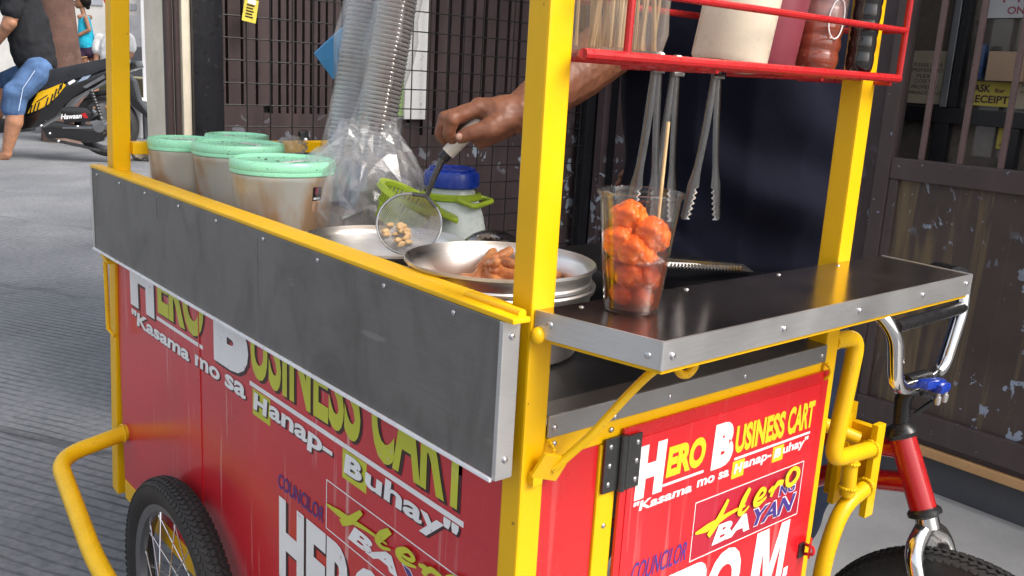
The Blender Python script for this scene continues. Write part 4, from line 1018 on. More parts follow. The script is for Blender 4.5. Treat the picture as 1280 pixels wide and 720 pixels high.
# ---- perforated ladle, basket, jug behind the pans
cl = thing('perforated_ladle', 'perforated steel ladle resting upside down behind the near pan', 'ladle', (0.272, 0.395, 0.868))
mb = MB(); bmd = mb.b; NU, NVv = 44, 11; grid = []
for j in range(NVv + 1):
    th = (j / NVv) * PI / 2
    grid.append([bmd.verts.new((0.047 * math.cos(th) * math.cos(k * 2 * PI / NU), 0.047 * math.cos(th) * math.sin(k * 2 * PI / NU), 0.036 * math.sin(th))) for k in range(NU)])
for j in range(NVv - 1):
    for k in range(NU):
        A_, B_, C_, D_ = grid[j][k], grid[j][(k + 1) % NU], grid[j + 1][(k + 1) % NU], grid[j + 1][k]
        if j in (2, 4, 6, 8) and (k + j // 2) % 2 == 0:
            ce = (A_.co + B_.co + C_.co + D_.co) / 4
            ins = [bmd.verts.new(ce + (v.co - ce) * 0.62) for v in (A_, B_, C_, D_)]
            for x0, x1, y1, y0 in ((A_, B_, ins[1], ins[0]), (B_, C_, ins[2], ins[1]), (C_, D_, ins[3], ins[2]), (D_, A_, ins[0], ins[3])): bmd.faces.new((x0, x1, y1, y0))
        else: bmd.faces.new((A_, B_, C_, D_))
bmd.faces.new(grid[NVv - 1])
mb.build('bowl', 'steel_tong', cl)
MB().ball((0, 0, 0), 0.042, 3, (1, 1, 0.72)).build('inside', 'dark_steel', cl)
MB().tube([(0.047 * math.cos(k * PI / 24), 0.047 * math.sin(k * PI / 24), 0) for k in range(48)], 0.0022, 8, True).build('rim', 'steel_tong', cl)
MB().bar((0.04, 0.02, 0.002), (0.19, 0.09, 0.012), 0.016, 0.003, None, 0.001).build('handle', 'steel_tong', cl)

jg = thing('plastic_jug', 'milky plastic jug with a blue screw lid and a lime green carrying handle', 'jug', (0.318, 0.560, ZC))
MB().lathe([(0, 0), (0.052, 0), (0.058, 0.006), (0.058, 0.060), (0.052, 0.090), (0.045, 0.112), (0.038, 0.126), (0.034, 0.137), (0, 0.137)], 40).build('body', 'jug_plastic', jg)
MB().lathe([(0, 0.162), (0.036, 0.162), (0.042, 0.159), (0.0435, 0.152), (0.0430, 0.138), (0.041, 0.136), (0, 0.136)], 40).build('lid', 'blue_plastic', jg)
MB().lathe([(0.030, 0.1655), (0.036, 0.1655), (0.036, 0.1625), (0.030, 0.1625)], 32, None, True).build('lid_ring', 'blue_plastic', jg)
MB().lathe([(0.0445, 0.117), (0.047, 0.119), (0.047, 0.126), (0.0425, 0.128), (0.0425, 0.117)], 40, None, True).build('collar', 'lime_plastic', jg)
MB().tube(fillet([(-0.02, -0.042, 0.122), (0.0, -0.060, 0.112), (0.072, -0.015, 0.112), (0.075, 0.010, 0.112), (0.04, 0.02, 0.122)], 0.02), 0.0042, 10).build('handle', 'lime_plastic', jg)

bs = thing('lime_basket', 'lime green slotted plastic basket tipped up beside the blue lidded jug', 'basket', (0.226, 0.535, 0.936))
bs.rotation_euler = (0.10, 0.42, -0.55)
R0, R1, HB = 0.044, 0.032, 0.046
MB().lathe([(R0 - 0.003, 0.0), (R0 + 0.006, 0.001), (R0 + 0.007, -0.007), (R0, -0.008), (R0 - 0.004, -0.006)], 48, None, True).build('rim', 'lime_plastic', bs)
for k in range(36):
    a_ = k * 2 * PI / 36; c_, s_ = math.cos(a_), math.sin(a_)
    MB().bar((R0 * c_ - 0.002 * c_, R0 * s_ - 0.002 * s_, -0.004), (R1 * c_, R1 * s_, -HB), 0.0042, 0.0018, (c_, s_, 0)).build('slat', 'lime_plastic', bs, False)
MB().lathe([(R1 + 0.002, -HB + 0.001), (R1 + 0.002, -HB - 0.002), (0, -HB - 0.002), (0, -HB + 0.001)], 36).build('base', 'lime_plastic', bs)
MB().lathe([(0.039, -0.023), (0.0405, -0.023), (0.0395, -0.027), (0.038, -0.027)], 40, None, True).build('hoop', 'lime_plastic', bs)
MB().bar((R0, 0, -0.003), (R0 + 0.035, 0, -0.003), 0.03, 0.006, (0, 0, 1), 0.002).build('grip', 'lime_plastic', bs)

# ---- crumpled clear bag with things inside
def crumple(name, rad, mat, parent, seed, amp=0.02, sub=5, top=1.0):
    mb = MB(); mb.ball((0, 0, 0), 1.0, sub)
    me = mb.mesh(name, False)
    for v in me.vertices:
        d = v.co.normalized(); q = d * 2.1 + V((seed, seed * 0.7, 0))
        r1 = abs(noise.noise(q * 1.2)); r2 = abs(noise.noise(q * 2.7 + V((5, 2, 1)))); r3 = abs(noise.noise(q * 6.0))
        k = 1 - amp / 0.02 * (0.50 * r1 + 0.16 * r2 + 0.0 * r3) + 0.10
        z = d.z; w = 1.0
        if z > 0.25: w = 1.0 + top * (z - 0.25) * (0.5 * noise.noise(q * 1.7) + 0.12)
        v.co = V((d.x * rad[0] * k * w, d.y * rad[1] * k * w, d.z * rad[2] * k))
    me.polygons.foreach_set('use_smooth', [True] * len(me.polygons))
    return put(name, me, mat, parent)
bag = thing('plastic_bag', 'crumpled clear plastic bag standing behind the far pan', 'bag', (0.238, 0.676, 0.905))
def pleated(name, R_, zt, seed, mat, n=46, m=15, parent=bag):
    """gathered film: flat facets between creases that run up the bag"""
    rnd = random.Random(seed); mb = MB(); rows = []
    ph = [rnd.uniform(-1, 1) for _ in range(n)]
    for j in range(m + 1):
        t_ = j / m; z = -0.098 + t_ * (zt + 0.098)
        rad = R_ * (0.80 + 0.55 * math.sin(PI * min(1, t_ * 1.15)) ** 0.8 - 0.25 * max(0, t_ - 0.75) / 0.25)
        row = []
        for k in range(n):
            a_ = k * 2 * PI / n + 0.05 * rnd.uniform(-1, 1)
            w = 0.13 * ph[k] * (0.4 + t_) + 0.10 * noise.noise(V((math.cos(a_) * 2.2 + seed, math.sin(a_) * 2.2, t_ * 2.4))) * 2.2 + 0.075 * rnd.uniform(-1, 1)
            r_2 = rad * (1 + w)
            row.append(mb.b.verts.new((r_2 * math.cos(a_) * 1.06, r_2 * math.sin(a_) * 0.95, z + 0.012 * rnd.uniform(-1, 1) + (0.03 * noise.noise(V((a_ * 1.4, seed, 0))) * t_))))
        rows.append(row)
    for A_, B_ in zip(rows, rows[1:]):
        for k in range(n):
            k2 = (k + 1) % n
            if (k + rows.index(A_)) % 2: mb.b.faces.new((A_[k], A_[k2], B_[k2])); mb.b.faces.new((A_[k], B_[k2], B_[k]))
            else: mb.b.faces.new((A_[k], A_[k2], B_[k])); mb.b.faces.new((A_[k2], B_[k2], B_[k]))
    mb.b.faces.new(rows[0][::-1])
    bmesh.ops.triangulate(mb.b, faces=[f for f in mb.b.faces if len(f.verts) > 4])
    bmesh.ops.smooth_vert(mb.b, verts=mb.b.verts[:], factor=0.08, use_axis_x=True, use_axis_y=True, use_axis_z=True)
    mb.build(name, mat, parent, False, False)
pleated('film', 0.072, 0.118, 3, 'film'); pleated('inner_film', 0.055, 0.085, 8, 'film', 30, 10)
for (p0, p1, p2, p3) in (((-0.03, -0.02, 0.07), (-0.055, -0.01, 0.125), (-0.005, 0.0, 0.14), (0.01, -0.02, 0.07)),
                         ((0.0, 0.0, 0.06), (0.055, 0.02, 0.13), (0.098, 0.05, 0.135), (0.06, 0.03, 0.05))):
    mb = MB(); N = 9; vs = []
    for i in range(N + 1):
        for j in range(N + 1):
            u, v = i / N, j / N
            p = (V(p0) * (1 - u) + V(p3) * u) * (1 - v) + (V(p1) * (1 - u) + V(p2) * u) * v
            p += V((noise.noise(V((u * 4, v * 3, 1.3 + p0[0] * 50))) * 0.014, noise.noise(V((u * 5, v * 3, 4.1))) * 0.022, 0))
            vs.append(mb.b.verts.new(p))
    for i in range(N):
        for j in range(N): mb.b.faces.new((vs[i * (N + 1) + j], vs[(i + 1) * (N + 1) + j], vs[(i + 1) * (N + 1) + j + 1], vs[i * (N + 1) + j + 1]))
    mb.build('film_ear', 'film', bag, True, False)
o = MB().box((0.0, 0, 0), (0.034, 0.030, 0.075), Matrix.Rotation(0.3, 3, 'Y'), 0.006).build('packet', paint('navy_packet', (0.02, 0.05, 0.13, 1), 0.4)); o.location = (0.218, 0.70, 0.93)
tag(o, 'dark blue packet inside the crumpled clear bag', 'packet')
o = MB().box((0, 0, 0), (0.03, 0.012, 0.028), Matrix.Rotation(0.2, 3, 'Y'), 0.002).build('packet', 'blue_plastic'); o.location = (0.205, 0.735, 0.935)
tag(o, 'bright blue packet showing at the right edge of the labelled tub', 'packet')
lp_ = thing('lid_pack', 'wrapped pack of clear cup lids at the foot of the crumpled bag', 'lid pack', (0.205, 0.640, ZC))
crumple('wrap', (0.062, 0.058, 0.040), 'film_haze', lp_, 4.4, 0.012, 5, 0.1).location = (0, 0, 0.040)
for k in range(9): MB().lathe([(0.044, 0), (0.046, 0.001), (0.046, 0.004), (0.042, 0.0055), (0, 0.0055)], 32).build('lid', 'stack_cup', lp_).location = (0.002 * math.sin(k * 2.2), 0.002 * math.cos(k * 1.7), 0.006 + k * 0.007)
for nm, loc, rad, sd, lab in (('film_scrap', (0.262, 0.985, 0.962), (0.030, 0.022, 0.022), 3.3, 'twist of clear film sticking up behind the middle tub'),
                              ('film_scrap', (0.250, 0.805, 0.960), (0.030, 0.026, 0.024), 9.1, 'small clear film cone behind the lid of the labelled tub'),
                              ('film_scrap', (0.060, 1.06, 0.84), (0.045, 0.04, 0.03), 5.5, 'clear film wad at the board edge beside the far tubs')):
    o = crumple(nm, rad, 'film', None, sd, 0.024, 4, 1.4); o.location = loc; tag(o, lab, 'plastic film')

# ---- stacks of clear cups in sleeves
def cup_mesh(r, h, seg=28):
    return MB().lathe([(r * 0.72, 0.0), (r * 0.735, 0.002), (r * 0.945, h - 0.005), (r * 0.99, h - 0.0045), (r * 1.02, h - 0.002), (r * 0.99, h), (r * 0.95, h - 0.001)], seg).mesh('plastic_cup')
def cup_stack(base, axis, r, h, pitch, n, label, group, wall='stack_cup'):
    me = cup_mesh(r, h); me.materials.append(MAT[wall]); me.materials.append(MAT['cup_rim'])
    for p in me.polygons: p.material_index = 1 if p.center.z > h - 0.0052 else 0
    R = V(axis).to_track_quat('Z', 'Y')
    ax = V(axis).normalized()
    for k in range(n):
        o = put('plastic_cup', me, 'stack_cup'); o.location = V(base) + ax * k * pitch; o.rotation_mode = 'QUATERNION'; o.rotation_quaternion = R
        tag(o, label, 'cup', group)
cup_stack((0.290, 0.860, ZC), (0.14, 0.0, 1), 0.0425, 0.10, 0.0078, 64, 'clear plastic cup nested in the upright stack left of the leaning stack', 'clear cups in the upright stack')
cup_stack((0.279, 0.765, ZC + 0.05), (0.175, 0.01, 1), 0.0335, 0.09, 0.0072, 64, 'clear plastic cup nested in the leaning stack right of the upright stack', 'clear cups in the leaning stack', 'stack_cup_warm')
def sleeve(pts, rs, label):
    mb = MB(); seg = 40; rings = []
    for i, (p, r) in enumerate(zip(pts, rs)):
        rings.append([mb.b.verts.new(V(p) + V((math.cos(k * 2 * PI / seg), math.sin(k * 2 * PI / seg), 0)) * r * (1 + 0.12 * noise.noise(V((math.cos(k * 2 * PI / seg) * 2, math.sin(k * 2 * PI / seg) * 2, i * 0.55 + pts[0][0] * 30))))) for k in range(seg)])
    for A_, B_ in zip(rings, rings[1:]):
        for k in range(seg): mb.b.faces.new((A_[k], A_[(k + 1) % seg], B_[(k + 1) % seg], B_[k]))
    o = mb.build('cup_sleeve', 'film_thin'); return tag(o, label, 'plastic sleeve')
sleeve([(0.307 + 0.14 * t * 0.55, 0.860, 0.93 + 0.55 * t) for t in [i / 14 for i in range(15)]], [0.049 + 0.004 * math.sin(i * 1.3) for i in range(15)], 'clear film sleeve round the upright stack of cups')
sleeve([(0.303 + 0.175 * 0.5 * t, 0.770, 0.98 + 0.5 * t) for t in [i / 14 for i in range(15)]], [0.042 + 0.004 * math.sin(i * 1.7) for i in range(15)], 'clear film sleeve round the leaning stack of cups')
o = MB().box((0, 0, 0), (0.165, 0.006, 0.062), Matrix.Rotation(-0.72, 3, 'Y'), 0.003).build('dustpan_board', 'skyblue_plastic'); o.location = (0.388, 0.985, 1.165)
tag(o, 'sky blue plastic board slanting behind the two stacks of cups', 'plastic board')

# ---- dark stove box and tongs lying on it
o = MB().span(0.285, 0.490, 0.055, 0.345, ZC, 0.884, 0.004).build('stove_box', 'black_in'); tag(o, 'low black steel stove box behind the serving shelf', 'stove')
def tong_arm(s_, spread, L=0.165, w=0.0086, tipw=0.0130):
    """flat arm hanging down local -Z with a rib along it and a broad scalloped tip"""
    mb = MB(); rows = []; zt = L * 0.755
    zs_ = [L * 0.755 * k / 12 for k in range(13)] + [zt + (L - zt) * k / 13 for k in range(1, 14)]
    for i, z in enumerate(zs_):
        k = z / L
        if z <= zt:
            hw = w * 0.5 * (0.75 + 0.25 * min(1, k * 5)) if k < 0.66 else w * 0.5 + (tipw - w) * 0.5 * (k - 0.66) / 0.095
            xi, xo = -hw, hw
        else:
            n_ = i - 12; xi = -tipw * (0.54 if n_ % 2 else 0.27); xo = tipw * 0.5 * (1 - 0.35 * (z - zt) / (L - zt))
            if z > L * 0.985: xo *= 0.6
        cx = s_ * (spread * (0.25 * k + 0.75 * k * k) + 0.003)
        row = []
        for x_, dy in ((xi, 0.0016), (xi * 0.35, 0.0), (xo * 0.35, 0.0), (xo, 0.0016)): row.append(mb.b.verts.new((cx + s_ * -x_ * -1, dy, -z)))
        rows.append(row)
    for A_, B_ in zip(rows, rows[1:]):
        for j in range(3): mb.b.faces.new((A_[j], A_[j + 1], B_[j + 1], B_[j]))
    r = bmesh.ops.solidify(mb.b, geom=mb.b.faces[:], thickness=0.0012)
    return mb.mesh('arm', True)
def tongs(name, loc, rz, spread, label, tiltx=0.0):
    t = thing(name, label, 'tongs', loc, rz, 'steel tongs hanging under the rack'); t.rotation_euler = (tiltx, 0, rz)
    for s_ in (-1, 1):
        o = put('arm', tong_arm(s_, spread), 'steel_tong', t, None)
        o.rotation_euler = (0, 0, 0.22 * s_)
    MB().tube(fillet([(-0.004, 0.001, 0.0), (-0.0035, 0.001, 0.010), (0.0035, 0.001, 0.010), (0.004, 0.001, 0.0)], 0.004), 0.0042, 8).build('spring_bend', 'steel_tong', t)
    MB().tube([(-0.006, -0.004, -0.006), (0.006, -0.004, -0.006)], 0.003, 8).build('pin', 'dark_steel', t)
    return t
tongs('tongs', (0.206, 0.060, 1.135), -0.55, 0.013, 'steel tongs hanging behind the cup of orange balls, nearest to the yellow corner post', 0.02)
tongs('tongs', (0.243, 0.066, 1.133), -0.35, 0.013, 'half closed steel tongs hanging between the other two pairs', 0.02)
tongs('tongs', (0.304, 0.060, 1.133), -0.5, 0.018, 'wide open steel tongs hanging in front of the navy shirt, nearest to the vendor', 0.0)
lt = thing('serving_tongs', 'pair of serrated steel tongs lying behind the serving shelf', 'tongs', (0.455, 0.088, 0.888)); lt.rotation_euler = (0, 0.12, 0.0)
MB().poly([(0, 0, 0), (-0.02, 0.004, 0.009), (-0.19, 0.0, 0.012), (-0.20, 0.0, 0.004)] , (0, 0.014, 0)).build('arm', 'steel_tong', lt, False)
for k in range(22): MB().box((-0.035 - k * 0.0065, -0.002, 0.004), (0.0034, 0.004, 0.006), Matrix.Rotation(0.78, 3, 'Y')).build('tooth', 'steel_tong', lt, False)
MB().span(-0.20, -0.03, 0.016, 0.026, 0.0, 0.004, 0.001).build('arm', 'steel_tong', lt, False)

# ---- cup of orange balls on the shelf
cp = thing('snack_cup', 'tall clear cup of orange battered balls in brown sauce on the serving shelf', 'cup', (0.0845, -0.041, zs + 0.0006))
hc = 0.1085; r0, r1 = 0.0250, 0.0372
rr = lambda z: r0 + (r1 - r0) * z / hc
MB().lathe([(0, 0.0018), (r0 - 0.003, 0.0018), (r0 - 0.001, 0.0), (r0, 0.001), (rr(0.04), 0.04), (rr(hc - 0.006), hc - 0.006), (r1 + 0.0018, hc - 0.004), (r1 + 0.0026, hc - 0.0012), (r1 + 0.0014, hc), (r1 - 0.0006, hc - 0.0008), (rr(hc - 0.006) - 0.0007, hc - 0.007), (rr(0.004) - 0.0007, 0.004), (0, 0.0026)], 64).build('cup_wall', 'cup', cp)
zl = 0.047
MB().lathe([(0, 0.0032), (rr(0.004) - 0.0010, 0.0032), (rr(zl * 0.5) - 0.0010, zl * 0.5), (rr(zl) - 0.0010, zl), (0, zl)], 48).build('sauce', 'sauce', cp)
for k in range(9): MB().ball((rr(zl) * 0.75 * math.cos(-2.6 + k * 0.32), rr(zl) * 0.75 * math.sin(-2.6 + k * 0.32), zl), 0.0022 + 0.0012 * (k % 3), 2, (1, 1, 0.6)).build('bubble', 'film', cp)
ca = math.radians(-138)
def polar(d, da, z, r, sx, amp=0.0029): return (d * math.cos(ca + math.radians(da)), d * math.sin(ca + math.radians(da)), z, r, sx, amp)
for k, (x, y, z, r, sx, amp) in enumerate([polar(0.0075, -75, 0.0840, 0.0175, 0.9), polar(0.0150, 62, 0.0715, 0.0175, 0.9), polar(0.0145, -62, 0.0630, 0.0180, 0.9), polar(0.0120, 170, 0.0680, 0.0190, 1.0),
                                           polar(0.0095, -8, 0.0350, 0.0170, 1.0, 0.0022), polar(0.0135, 0, 0.0560, 0.0170, 1.0), polar(0.0105, -45, 0.0165, 0.0130, 0.8, 0.0018), polar(0.0120, 150, 0.0450, 0.0165, 1.0), polar(0.0115, 60, 0.0330, 0.0148, 1.0, 0.0020), polar(0.0115, -75, 0.0375, 0.0148, 1.0, 0.0020), polar(0.0105, 48, 0.0155, 0.0120, 0.8, 0.0018)]):
    o = grow('battered_ball', [((-0.003 * sx, 0, 0.001), r * 0.88, (0.004 * sx, 0.001, -0.001), r * 0.88)], 'kwek', None, 0.0013, 2, displace=(amp, 88))
    o.location = V(cp.location) + V((x, y, z))
    lab = ['orange battered ball topping the heap in the clear cup', 'orange battered ball under the bamboo stick', 'orange battered ball at the left wall of the cup, above the sauce', 'orange battered ball at the back of the cup, half hidden',
           'wide orange battered ball just under the sauce line', 'orange battered ball at the front of the heap, just above the sauce', 'orange battered ball at the bottom left of the cup', 'orange battered ball low at the back of the cup, hidden by the sauce',
           'orange battered ball glowing in the sauce at the right wall of the cup', 'orange battered ball in the sauce at the left wall of the cup', 'orange battered ball on the bottom of the cup at the right'][k]
    tag(o, lab, 'battered ball', 'orange battered balls in the cup')
o = MB().tube([(0.1185, -0.034, 0.955), (0.1252, -0.030, 1.083)], [0.0014, 0.0017], 8).build('bamboo_stick', 'stick'); tag(o, 'thin bamboo stick standing in the cup of orange balls', 'stick')

# ---- bottles and skewers in the rack
ZR = 1.1415
def bottle(name, loc, prof, mat, label, lean=(0, 0), cap=None):
    t = thing(name, label, 'bottle', loc, 0, 'sauce bottles in the red rack'); t.rotation_euler = (lean[1], lean[0], 0)
    MB().lathe(prof, 36).build('body', mat, t)
    if cap: MB().lathe(cap[0], 28).build('cap', cap[1], t)
    return t
sq = lambda r, h: [(0, 0), (r * 0.9, 0), (r, 0.006), (r, h - 0.03), (r * 0.92, h - 0.015), (r * 0.5, h), (0, h)]
bottle('squeeze_bottle', (0.300, 0.045, ZR - 0.003), sq(0.0405, 0.17), 'cream_plastic', 'cream white squeeze bottle leaning in the red rack', (0.20, 0), ([(0.018, 0.1705), (0.02, 0.19), (0.006, 0.21), (0, 0.24)], 'cream_plastic'))
bottle('squeeze_bottle', (0.378, 0.062, ZR - 0.003), sq(0.039, 0.165), 'maroon_plastic', 'maroon squeeze bottle leaning behind the cream one', (0.22, 0), ([(0.018, 0.1655), (0.02, 0.185), (0.006, 0.205), (0, 0.235)], 'maroon_plastic'))
def ribbed(r, h, n, amp):
    pr = [(0, 0), (r * 0.85, 0)]
    for k in range(n * 6 + 1):
        z = 0.004 + k / (n * 6) * h * 0.62; pr.append((r * (1 - amp * (0.5 + 0.5 * math.cos(k / 6 * 2 * PI)) ** 3), z))
    return pr + [(r, h * 0.66), (r * 0.9, h * 0.74), (r * 0.4, h * 0.9), (r * 0.35, h), (0, h)]
ch = bottle('chili_bottle', (0.449, 0.038, ZR), ribbed(0.0275, 0.19, 7, 0.055), 'chili', 'ribbed clear bottle of red chili sauce in the red rack', (0.10, 0), ([(0.0115, 0.188), (0.0115, 0.205), (0, 0.205)], 'red_rack'))
MB().lathe([(0.0282, 0.05), (0.0284, 0.052), (0.0284, 0.098), (0.0282, 0.10)], 36).build('film_label', 'film', ch)
mb = MB()
for a0 in (-1.2,):
    pts_ = []
    for k in range(24):
        t_ = k * 2 * PI / 24; an = -1.9 + 0.36 * math.cos(t_); zz = 0.056 + 0.022 * math.sin(t_)
        pts_.append((0.0292 * math.cos(an), 0.0292 * math.sin(an), zz))
    mb.tube(pts_, 0.0008, 6, True)
mb.build('label_outline', 'white_print', ch)
bottle('soy_bottle', (0.4835, -0.001, ZR), ribbed(0.0155, 0.17, 6, 0.05), 'soy', 'dark ribbed soy sauce bottle beside the yellow post', (0.05, 0), ([(0.008, 0.168), (0.008, 0.182), (0, 0.182)], 'red_rack'))
skb = thing('skewer_pack', 'cloudy clear pack of bamboo skewers at the left end of the red rack', 'skewer pack', (0.128, 0.047, ZR + 0.001))
mb = MB(); seg = 36; rings = []
for i in range(9):
    z = i / 8 * 0.16
    rings.append([mb.b.verts.new((0.062 * math.cos(k * 2 * PI / seg) * (0.90 + 0.1 * min(1, i)) * (1 + 0.05 * noise.noise(V((k * 0.4, i * 0.7, 0)))), 0.036 * math.sin(k * 2 * PI / seg) * (0.9 + 0.1 * min(1, i)), z)) for k in range(seg)])
for A_, B_ in zip(rings, rings[1:]):
    for k in range(seg): mb.b.faces.new((A_[k], A_[(k + 1) % seg], B_[(k + 1) % seg], B_[k]))
mb.b.faces.new(rings[0]); mb.build('pack_film', 'film_haze', skb)
random.seed(3)
for k in range(46):
    a_ = random.uniform(0, 2 * PI); q = math.sqrt(random.random()); bx_, by_ = 0.050 * q * math.cos(a_), 0.027 * q * math.sin(a_)
    o = MB().tube([(bx_, by_, 0.004), (bx_ * 0.8 + random.uniform(-.024, .024), by_ * 0.8 + random.uniform(-.01, .01), random.uniform(0.15, 0.2))], 0.0016, 6).build('skewer', 'stick')
    o.location = skb.location; tag(o, 'bamboo skewer standing in the cloudy pack in the red rack', 'skewer', 'skewers in the pack')

# ================================================================== THE BICYCLE
bk = thing('bicycle', 'red bicycle with chrome fork and high handlebar clamped to the cart', 'bicycle', (0.765, 0, 0))
def bt(pts, r, mat, name, seg=14, par=None): return MB().tube(pts, r, seg).build(name, mat, par or bk)
bt([(0, 0.010, 0.622), (0, -0.037, 0.527)], 0.0195, 'red_bike', 'head_tube', 20)
MB().lathe([(0.011, 0.016), (0.018, 0.014), (0.0235, 0.006), (0.0245, 0.0), (0.021, -0.006), (0.011, -0.006)], 24, Matrix.Translation((0, 0.012, 0.627)) @ Matrix.Rotation(-0.46, 4, 'X'), True).build('headset', 'black_plastic', bk)
MB().lathe([(0.011, 0.006), (0.021, 0.006), (0.0245, 0.002), (0.0245, -0.004), (0.018, -0.008), (0.011, -0.008)], 24, Matrix.Translation((0, -0.040, 0.522)) @ Matrix.Rotation(-0.46, 4, 'X'), True).build('headset', 'black_plastic', bk)
bt([(0, 0.005, 0.604), (0, 0.16, 0.575), (0, 0.50, 0.50)], 0.0145, 'red_bike', 'top_tube')
bt([(0, -0.020, 0.560), (0, 0.12, 0.520), (0, 0.24, 0.44), (0, 0.42, 0.27)], 0.016, 'red_bike', 'down_tube')
bt([(0, 0.42, 0.27), (0, 0.52, 0.56)], 0.015, 'red_bike', 'seat_tube'); bt([(0, 0.515, 0.54), (0, 0.545, 0.64)], 0.0125, 'chrome', 'seat_post')
grow('saddle', [((0, 0.42, 0.645), 0.022, (0, 0.56, 0.65), 0.045), ((-0.03, 0.60, 0.65), 0.04, (0.03, 0.60, 0.65), 0.04)], 'seat_vinyl', bk, 0.006, 4)
for s_ in (-1, 1):
    bt([(0.045 * s_, 0.80, 0.24), (0.03 * s_, 0.44, 0.27)], 0.009, 'red_bike', 'chain_stay'); bt([(0.045 * s_, 0.80, 0.24), (0.015 * s_, 0.52, 0.53)], 0.008, 'red_bike', 'seat_stay')
    bt([(0.10 * s_, 0.42 + 0.15 * s_, 0.27), (0.05 * s_, 0.42 + 0.15 * s_, 0.27), (0.05 * s_, 0.42, 0.27), (0, 0.42, 0.27)], 0.009, 'dark_steel', 'crank')
    MB().box((0.115 * s_, 0.42 + 0.15 * s_, 0.27), (0.07, 0.08, 0.02), None, 0.004).build('pedal', 'black_plastic', bk)
MB().lathe([(0.06, -0.002), (0.075, -0.002), (0.075, 0.002), (0.06, 0.002)], 30, Matrix.Translation((0.04, 0.42, 0.27)) @ Matrix.Rotation(PI / 2, 4, 'Y'), True).build('chain_ring', 'dark_steel', bk)
wheel(bk, (0, -0.130, 0.240), 0.240, 0.050); wheel(bk, (0, 0.80, 0.240), 0.240, 0.050, knobs=False)
fk = bt([(0, -0.043, 0.518), (0, -0.050, 0.500)], 0.017, 'chrome', 'fork_crown', 18)
for s_ in (-1, 1): bt(fillet([(0.004 * s_, -0.046, 0.500), (0.046 * s_, -0.052, 0.478), (0.050 * s_, -0.10, 0.36), (0.050 * s_, -0.130, 0.240)], 0.05, 8), 0.0135, 'chrome', 'fork_leg', 16)
bt([(0, 0.014, 0.630), (0, 0.018, 0.680), (0, 0.010, 0.704)], 0.0125, 'black_plastic', 'stem'); bt([(-0.024, 0.008, 0.708), (0.03, 0.004, 0.708)], 0.0165, 'black_plastic', 'stem_clamp')
hb = bt(fillet([(-0.19, 0.12, 0.800), (-0.112, 0.03, 0.835), (-0.092, 0.0, 0.80), (-0.066, 0.0, 0.712), (0.0, 0.0, 0.708), (0.070, 0.0, 0.712), (0.104, 0.0, 0.81), (0.118, 0.01, 0.852), (0.225, 0.10, 0.836)], 0.035, 8), 0.0112, 'chrome', 'handlebar', 16)
bt([(-0.094, 0.0, 0.808), (0.104, 0.0, 0.812)], 0.0095, 'black_plastic', 'crossbar')
bt([(-0.122, 0.04, 0.831), (-0.192, 0.123, 0.799)], 0.017, 'black_plastic', 'grip'); bt([(0.140, 0.028, 0.849), (0.229, 0.103, 0.835)], 0.017, 'black_plastic', 'grip')
cb = MB().box((0.012, -0.014, 0.712), (0.058, 0.018, 0.013), Matrix.Rotation(0.1, 3, 'Y'), 0.004).box((0.026, -0.020, 0.706), (0.030, 0.022, 0.014), None, 0.004).build('blue_clamp', 'blue_plastic', bk)
for x_ in (0.018, 0.040): MB().lathe([(0, 0), (0.0035, 0), (0.005, 0.004), (0.005, 0.012), (0.0032, 0.013), (0.0032, 0.022), (0, 0.022)], 12, Matrix.Translation((x_, -0.024, 0.681))).build('bolt', 'alu', cb)
bt([(-0.01, -0.012, 0.70), (0.02, -0.02, 0.688), (0.005, 0.0, 0.66)], 0.004, 'black_plastic', 'cable', 8)
